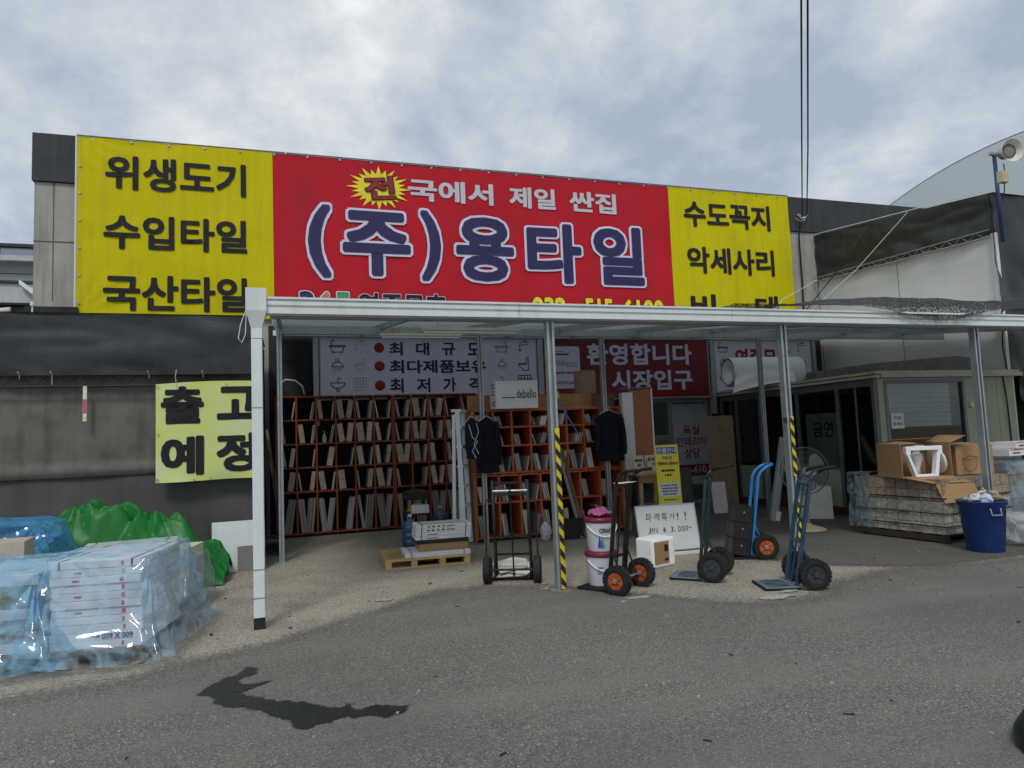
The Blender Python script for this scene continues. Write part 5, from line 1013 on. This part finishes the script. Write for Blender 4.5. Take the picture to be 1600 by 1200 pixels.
# ================================================================== plastic-wrapped tile pallets at left
def drape(name, label, cat, loc, rz, hx, hy, zt, ma, flare=.12, n_=130, m_=70, seed=0, amp=.035, zb=.03, e_=.28, grp=None):
    def fn(u, v):
        a_ = 2*math.pi*u; c_, s_ = math.cos(a_), math.sin(a_)
        sx = math.copysign(abs(c_)**e_, c_); sy = math.copysign(abs(s_)**e_, s_)
        if v < .35:
            k_ = v/.35; z = zt+.015; rr = k_
        else:
            k_ = (v-.35)/.65; z = zt+.015-(zt-zb)*k_; rr = 1.02+flare*k_**2*(1+.7*rn(c_*2, s_*2, seed, 1.2))
        x, y = hx*sx*rr, hy*sy*rr
        d = amp*ridge(x*1.1+seed, y*1.1, z*1.4, 1.7)+amp*.5*ridge(x*2.1+z, y*2.2, z*2.2+seed, 2.3)+amp*.25*rn(x*9, y*9, z*9)
        for c0 in (.125, .375, .625, .875):
            du = ((u-c0+.5) % 1-.5)*2.2*math.pi; kv = k_ if v >= .35 else 0
            if v >= .35: dq = math.hypot(du*.6, kv); d += amp*1.2*(abs(math.sin(6.5*math.atan2(kv+.02, du)+seed))-.5)*min(1, dq*5)*math.exp(-dq*1.6)
        kk = .35 if v < .35 else min(1, .4+k_*1.2)
        d = (d+amp*.8)*kk
        if v < .33: return (x, y, z+d*.6)
        L_ = math.hypot(sx, sy)+1e-6
        zz_ = z+.02*rn(x*4, y*4, seed)*min(1, k_*3) if v > .35 else z
        return (x+sx/L_*d, y+sy/L_*d, max(.012, zz_))
    o = MB().grid(fn, n_, m_).build(name, ma, smooth=True, crease=28); o.location = loc; o.rotation_euler = (0, 0, rad(rz)); tag(o, label, cat, grp); return o
pl1 = pallet('weathered pallet under the blue plastic-wrapped tiles at left', (-1.75, 6.70, 0), -9, 1.5, 1.05, woodd, 6)
Fp = frame((-1.75, 6.70, .121), -9)
for i in range(11):
    j = random.uniform(-.008, .008); p_ = Fp @ Vector((.38+j, .02+random.uniform(-.008, .008), i*.061)); 
    tilebox('white tile carton under blue film, %s layer of the right stack' % ('bottom' if i == 0 else 'top' if i == 10 else ORD[i]), p_, -9+random.uniform(-.7, .7), (.66, .92, .058), whitebox, 'white tile cartons in the right wrapped stack', [(-.25, -.17, .4, .62, redprint), (.27, .31, .2, .8, redprint)] if i in (4, 6, 8, 9) else ([(.28, .31, .2, .8, redprint)] if i != 1 else []), i == 10)
for i in range(7):
    p_ = Fp @ Vector((-.37+random.uniform(-.01, .01), .02, i*.085)); tilebox('grey tile carton under blue film, %s layer of the left stack' % ('bottom' if i == 0 else 'top' if i == 6 else ORD[i]), p_, -9+random.uniform(-.8, .8), (.68, .90, .082), cardd if i % 3 else whitebox, 'tile cartons in the left wrapped stack', (), False)
for o in list(S.objects):
    if o.get('label') == 'white tile carton under blue film, second layer of the right stack': lettering('600 X 600 mm', -.05, .27, .008, .050, -.4635, blueprint, o, .02, flip=True)
drape('plastic_cover', 'crumpled translucent blue film over the white tile cartons at left', 'plastic film', tuple(Fp @ Vector((.40, .02, -.121))), -9, .37, .50, .80, rfilm, .34, 190, 100, 3, .055, .04)
drape('plastic_cover', 'crumpled translucent blue film over the grey cartons at the left edge', 'plastic film', tuple(Fp @ Vector((-.42, -.02, -.121))), -9, .42, .52, .72, bfilm, .30, 190, 100, 11, .07, .05)
# second row behind
pallet('weathered pallet behind the wrapped tile pallet at left', (-1.55, 8.25, 0), 4, 1.2, .95, woodd, 6)
for i in range(4):
    tilebox('cream tile carton on the pallet behind the wrapped tiles, %s' % ('bottom layer', 'second layer', 'third layer', 'top layer')[i], (-1.62+.01*i, 8.2, .121+i*.14), 3+i, (.86, .62, .137), creambox, 'cream cartons behind the wrapped tiles', (), i == 3)
tilebox('open-ended cream carton at the right of the cream pile', (-1.06, 8.12, .121), -10, (.22, .5, .50), creambox, None, (), False)
drape('plastic_cover', 'clear film spilling off the cream carton pile towards the leaning boards', 'plastic film', (-1.08, 8.1, 0), -10, .16, .30, .52, cfilm, .35, 110, 60, 21, .03, .02)
pallet('pallet with wrapped bundle behind at the far left edge', (-2.75, 7.9, 0), 0, 1.0, .9, woodd, 6)
t = tilebox('beige paper-wrapped bundle lying at the far left edge', (-2.62, 7.75, .62), 6, (.50, .42, .22), mat('kraft_wrap', (.46,.40,.32), .6, 0, .15, 6, .5, 12), None, (), False, 'wrapped_bundle')
for i in range(4): tilebox('grey carton under the paper-wrapped bundle at far left, %s layer' % ORD[i], (-2.72, 7.9, .121+i*.124), 0, (.8, .7, .122), cardd, 'cartons under the paper-wrapped bundle', (), False)
drape('plastic_cover', 'bright blue film heap behind the paper-wrapped bundle at far left', 'plastic film', (-2.95, 8.75, 0), 0, .50, .35, .90, film('strong_blue_film', (.10, .42, .75), (.35, .85)), .45, 150, 80, 31, .11, .02, .8)
# green tarpaulin heap
def gh(u, v):
    x = -3.05+2.3*u; y = 9.05+1.05*v
    prof = [(-3.05, .10), (-2.85, .70), (-2.62, .80), (-2.41, .95), (-2.2, .93), (-1.97, .88), (-1.79, .74), (-1.62, .76), (-1.45, .74), (-1.25, .62), (-1.10, .42), (-.9, .30), (-.75, .03)]
    for (xa, ha), (xb, hb) in zip(prof, prof[1:]):
        if xa <= x <= xb+1e-6: h = ha+(hb-ha)*(x-xa)/(xb-xa); break
    ed = min(1, v*3.2)*min(1, (1-v)*6); ed = ed**.6
    z = h*.90*ed; f_ = ridge(x*1.3+y*.5, y*1.2, 0, 1.6)*.13+ridge(x*1.6-y, y*1.3, 4, 2.4)*.09+ridge(x+y*1.4, y*.8, 9, 4.2)*.055-.06
    for qx, qy, kk, ph in ((-2.38, 9.55, 11, .3), (-1.62, 9.6, 9, 1.1), (-2.75, 9.3, 8, 2.)):
        dd = math.hypot(x-qx, y-qy); aa = math.atan2(y-qy, x-qx); f_ += .11*(abs(math.sin(aa*kk/2+ph+.6*rn(x, y, 1, 2)))-.6)*min(1, dd*5)*math.exp(-dd*1.3)
    return (x+.05*rn(x*3, y*3, 7), y+.06*rn(x*3, y*3, 2), max(.015, z+f_*min(1, ed*1.5)))
t = MB().grid(gh, 130, 70).build('green_tarpaulin', greent, smooth=True, crease=24); tag(t, 'crumpled bright green tarpaulin heaped against the grey tarpaulin wall', 'tarpaulin')
def gh2(u, v):
    a_ = 2*math.pi*u; r = (1+.25*rn(math.cos(a_)*2, math.sin(a_)*2, 5)); return (.24*r*math.cos(a_)*math.sin(math.pi*(.5+.5*v))**.6 if v < 1 else 0, .2*r*math.sin(a_)*math.sin(math.pi*(.5+.5*v))**.6 if v < 1 else 0, .30*v+.05*ridge(math.cos(a_)*2, math.sin(a_)*2, v*2, 1.2)*math.sin(math.pi*v))
t = MB().grid(gh2, 34, 16).build('green_tarpaulin', greent, smooth=True, crease=24); t.location = (-1.0, 9.75, .012); tag(t, 'small bunched end of green tarpaulin beside the leaning white board', 'tarpaulin')
t = thing('white_board_panel', 'square white board leaning on the tarpaulin wall beside the downpipe', 'board', (-.66, 10.0, 0), 3, None, -7); bx('board', whitem, t, -.33, .33, 0, .012, .0, .66)
t = thing('grey_tile_panel', 'smaller grey tile leaning in front of the square white board', 'tile', (-.50, 9.95, 0), 3, None, -7); bx('tile', mat('grey_slate_tile', (.19,.18,.18), .5, 0, .08, 5), t, -.17, .17, 0, .01, 0, .33)
for i in range(5):
    t = thing('leaning_sheet', 'tall thin sheet leaning on the shed side wall, %s from the front' % ORD[i], 'sheet', (-.10, 11.0+i*.07, 0), 0, 'tall sheets leaning on the shed side wall', 0, -7)
    bx('sheet', (charcoal, alud, charcoal, cardd, creambox)[i], t, -.012+.0, .0, 0, 1.3, .0, 1.25+.17*i)

# ================================================================== strapped carton pallet, cartons, bin at right
pallet('low dark pallet under the strapped carton pile at right', (8.80, 7.72, 0), 6, 1.40, 1.36, mat('dark_wood', (.05,.036,.025), .9), 6)
SC = thing('strapped_carton_pile', 'pile of small printed cartons strapped on a pallet under the open toilet carton', 'carton pile', (8.80, 7.72, .121), 6)
nx_, ny_, nz_ = 8, 8, 5; sx_, sy_, sz_ = 1.40/8, 1.36/8, .145
prm = [mat('printed_carton_a', (.18,.175,.16), .8, 0, .35, 3.5, rnd=.2, dirt=.8, dirtcol=(.05,.055,.055), col2=(.46,.44,.40)), mat('printed_carton_b', (.20,.15,.10), .8, 0, .3, 3.5, rnd=.2, dirt=.7, col2=(.40,.31,.21))]
for kz in range(nz_):
    for ix in range(nx_):
        for iy in range(ny_):
            if not (ix == 0 or iy == 0 or kz == nz_-1): continue
            ma_ = prm[1] if kz >= 3 else prm[0]
            if random.random() < .2: ma_ = prm[0]
            sh = .04 if kz % 2 else 0
            board('carton', ma_, SC, (-.70+(ix+.5)*sx_+random.uniform(-.004, .004), -.68+(iy+.5)*sy_+random.uniform(-.004, .004), kz*sz_), (sx_-.008, sy_-.008, sz_-.006))
for z in (.10, .27, .47): 
    q = MB(); q.tube([(-.712, .69, z), (-.712, -.692, z), (.712, -.692, z)], .008, 5); q.build('strap', blackm, SC)
for ix in range(8):
    for kz in ():
        if random.random() < .4 and kz > 2: bx('print', random.choice([redprint, lineblk, lineblk]), SC, -.703-.004, -.703, -.62+ix*.17, -.56+ix*.17+random.uniform(0, .04), kz*sz_+.04, kz*sz_+.09)
        if random.random() < .4 and kz > 2: bx('print', random.choice([redprint, lineblk, lineblk]), SC, -.64+ix*.175, -.57+ix*.175, -.6865, -.683, kz*sz_+.04, kz*sz_+.08)
def flm(u, v):
    y = .75-.38*u; x = -.75-.02*ridge(u*3, v*3, 0, 1.2)
    if v > .8: x = -.75+.30*(v-.8)/.2
    return (x+.02*rn(u*6, v*6, 1), y+.03*rn(v*4, u*3, 3), min(.77, .95*v)+.015*rn(u*5, v*5, 7)+(.02 if v > .8 else .0))
MB().grid(flm, 24, 50).build('film_wrap', gfilm, SC, smooth=True)
# open carton with washbasin pedestal
ztop = .121+5*.145+.004
t = thing('open_carton', 'opened brown carton holding a white toilet in foam on the strapped pile', 'carton', (8.38, 7.55, ztop), -14)
MB().box(-.36, -.352, -.26, .30, 0, .46).build('side', card, t); MB().box(.352, .36, -.26, .30, 0, .46).build('side', card, t); MB().box(-.352, .352, .292, .30, 0, .46).build('back', card, t); MB().box(-.352, .352, -.26, .292, 0, .008).build('bottom', card, t)
def flap(pts, nm='flap'): MB().add(pts, [(0, 1, 2, 3)]).build(nm, card, t, solid=.006)
flap([(-.36, -.26, .462), (-.36, .30, .462), (-.12, .30, .50), (-.08, -.20, .47)]); flap([(.36, -.26, .462), (.36, .30, .462), (.62, .34, .56), (.66, -.18, .55)]); flap([(-.352, .30, .462), (.352, .30, .462), (.40, .10, .53), (-.2, .16, .52)])
flap([(-.352, -.262, .006), (.352, -.262, .006), (.40, -.56, -.06), (-.15, -.56, -.06)]); flap([(-.12, -.57, -.07), (.42, -.57, -.07), (.46, -.60, -.30), (-.05, -.62, -.32)])
q = MB(); q.box(-.30, .22, -.29, -.20, .375, .43); q.box(-.30, -.235, -.29, -.20, .32, .374); q.box(.155, .22, -.29, -.20, .32, .374); q.beam((-.275, -.245, .33), (-.17, -.245, .03), .09, .035, (1, 0, 0)); q.beam((.165, -.245, .33), (.115, -.245, .03), .09, .05, (1, 0, 0)); q.box(-.19, .14, -.29, -.20, .012, .045); q.build('foam_frame', foam, t, bevel=.006)
MB().lathe([(.06, .0), (.055, .12), (.075, .17), (.10, .23), (.095, .29), (.06, .34), (.09, .40), (.14, .43)], 24, Matrix.Translation((-.03, -.06, .01))).build('toilet_body', porc, t, smooth=True)
MB().lathe([(.17, 0), (.19, .01), (.19, .025), (.17, .035), (.001, .035)], 28, Matrix.Translation((.27, -.06, .22)) @ Matrix.Rotation(rad(78), 4, 'Y')).build('seat_lid', porc, t, smooth=True)
t = thing('sink_carton', 'closed brown carton with a line drawing and black dot, right of the open carton', 'carton', (9.22, 7.52, ztop), -8)
bx('box', card, t, -.30, .30, -.24, .24, 0, .40, .004)
MB().add([(-.30, -.24, .402), (.30, -.24, .402), (.26, .2, .44), (-.30, .24, .43)], [(0, 1, 2, 3)]).build('flap', card, t, solid=.006)
MB().lathe([(.045, 0), (.045, .003)], 20, Matrix.Translation((.19, -.241, .31)) @ Matrix.Rotation(rad(90), 4, 'X')).build('round_mark', ink, t)
MB().ribbon([(-.20, .22), (-.08, .26), (.04, .24), (-.08, .20), (-.20, .22), (-.17, .08), (-.08, .03), (.01, .09), (.04, .24)], .006, -.243).build('line_drawing', lineblk, t); dashes(t, .10, .24, .22, .008, lineblk, -.243); dashes(t, .12, .24, .19, .008, lineblk, -.243); bx('mark', lineblk, t, .2, .26, -.243, -.2405, .03, .05)
bx('paper_slip', paper, t, -.2, -.08, -.15, -.05, .447, .449)
# far wrapped pile
pallet('pallet under the grey-film-wrapped pile at the right edge', (10.45, 7.85, 0), 0, 1.4, 1.2, woodd, 6)
WP = [tilebox('printed carton layer of the wrapped pile at the right edge, %s from the bottom' % ORD[i], (10.45, 7.85, .121+i*.17), random.uniform(-2, 2), (1.2, 1.0, .168), prm[i % 2], 'carton layers in the wrapped pile', (), False) for i in range(5)]
drape('plastic_cover', 'grey-blue film wrapped round the carton pile at the right edge', 'plastic film', (10.45, 7.85, 0), 0, .64, .54, .98, gfilm, .10, 140, 70, 41, .03, .03)
for i in range(4):
    tilebox('white and pink tile box on the wrapped pile, %s' % ('lower left', 'lower right', 'upper left', 'upper right')[i], (10.25+.45*(i % 2)+.1*(i//2), 7.62, 1.06+.105*(i//2)), 4+3*i, (.42, .36, .10), whitebox, 'white and pink tile boxes', [(-.45, .45, .82, .97, mat('pink_print', (.5,.2,.25), .6)), (-.3, .1, .3, .5, lineblk)], False)
t = drape('plastic_bag', 'white plastic rubbish bag on the ground right of the blue bin', 'bag', (8.86, 6.62, 0), 0, .15, .12, .36, film('white_bag_film', (.62,.62,.62), (.55, .95)), -.05, 70, 40, 51, .05, .02)
t = thing('white_bucket', 'grimy white bucket full of rubble at the right edge of the frame', 'bucket', (8.74, 6.12, 0)); MB().lathe([(.12, 0), (.125, .01), (.145, .33), (.15, .335), (.15, .35), (.138, .35), (.13, .25), (.001, .24)], 28).build('bucket', mat('grimy_white', (.50,.49,.46), .5, 0, .15, 8, dirt=.5, dirtcol=(.2,.19,.17)), t, smooth=True)
for i in range(9): MB().box(-.04, .04, -.03, .03, -.02, .02, Matrix.Translation((.07*math.cos(i*2.1), .07*math.sin(i*2.1), .33+.03*(i % 3))) @ Euler((i, i*2, i)).to_matrix().to_4x4()).build('rubble', cardd, t)
# blue bin
t = thing('blue_bin', 'large round dark blue plastic bin heaped with rubbish', 'bin', (8.14, 6.42, 0)); t.scale = (.80, .80, 1)
MB().lathe([(.24, .0), (.25, .012), (.315, .56), (.335, .57), (.335, .60), (.345, .605), (.345, .62), (.315, .615), (.30, .5), (.25, .1), (.001, .08)], 44).build('shell', bluep, t, smooth=True)
for s_, a_ in ((1, 250), (1, 70)):
    ca, sa = math.cos(rad(a_)), math.sin(rad(a_)); MB().tube([(.315*ca-.075*sa*-1, .315*sa-.075*ca, .54), (.345*ca+.07*sa, .345*sa-.07*ca, .46), (.345*ca-.07*sa, .345*sa+.07*ca, .46), (.315*ca-.075*sa, .315*sa+.075*ca, .54)], .009, 6).build('handle', alu, t)
rb = [('crumpled white paper', paper), ('grey plastic scrap', greyp), ('brown card scrap', cardd), ('pale blue sheet', mat('pale_blue_sheet', (.5,.58,.72), .6))]
for i in range(11):
    a_ = i*2.4; r = .16*math.sqrt((i+.5)/11); s_ = .065
    o = MB().grid(lambda u, v: (s_*(1.1+.9*rn(u*3, v*3, i))*math.cos(6.283*u)*math.sin(3.1416*v), s_*(1.1+.9*rn(u*3, v*3, i+5))*math.sin(6.283*u)*math.sin(3.1416*v), s_*.8*math.cos(3.1416*v)+.03*ridge(u*3, v*3, i, 1)), 18, 12).build('rubbish', rb[i % 4][1], smooth=False); o.location = (8.14+r*math.cos(a_), 6.42+r*math.sin(a_), .60+.03*(i % 3)); tag(o, '%s in the blue bin, %s piece from its middle outward' % (rb[i % 4][0], ORD[i]), 'rubbish', 'rubbish in the blue bin')
o = MB().tube([(0, 0, 0), (-.16, -.05, .16)], .008, 6).build('stick', foam); o.location = (8.16, 6.33, .62); tag(o, 'thin pale stick poking out of the blue bin', 'stick')
# dark shape entering the lower right corner
o = MB().grid(lambda u, v: ((.30+.02*ridge(u*4, v*4, 0, 1.3))*math.cos(6.283*u)*math.sin(3.1416*(.5+.5*v))**.7 if v < 1 else 0, (.25+.02*rn(u*4, v*4, 2))*math.sin(6.283*u)*math.sin(3.1416*(.5+.5*v))**.7 if v < 1 else 0, .30*v+.02*ridge(u*6, v*5, 3, 1)), 60, 30).build('black_bag', mat('black_bag_plastic', (.010,.012,.014), .35, 0, .2, 8, .2, 20), smooth=True); o.location = (3.62, 2.45, .006); tag(o, 'dark rounded black bag at the lower right corner of the asphalt', 'bag')
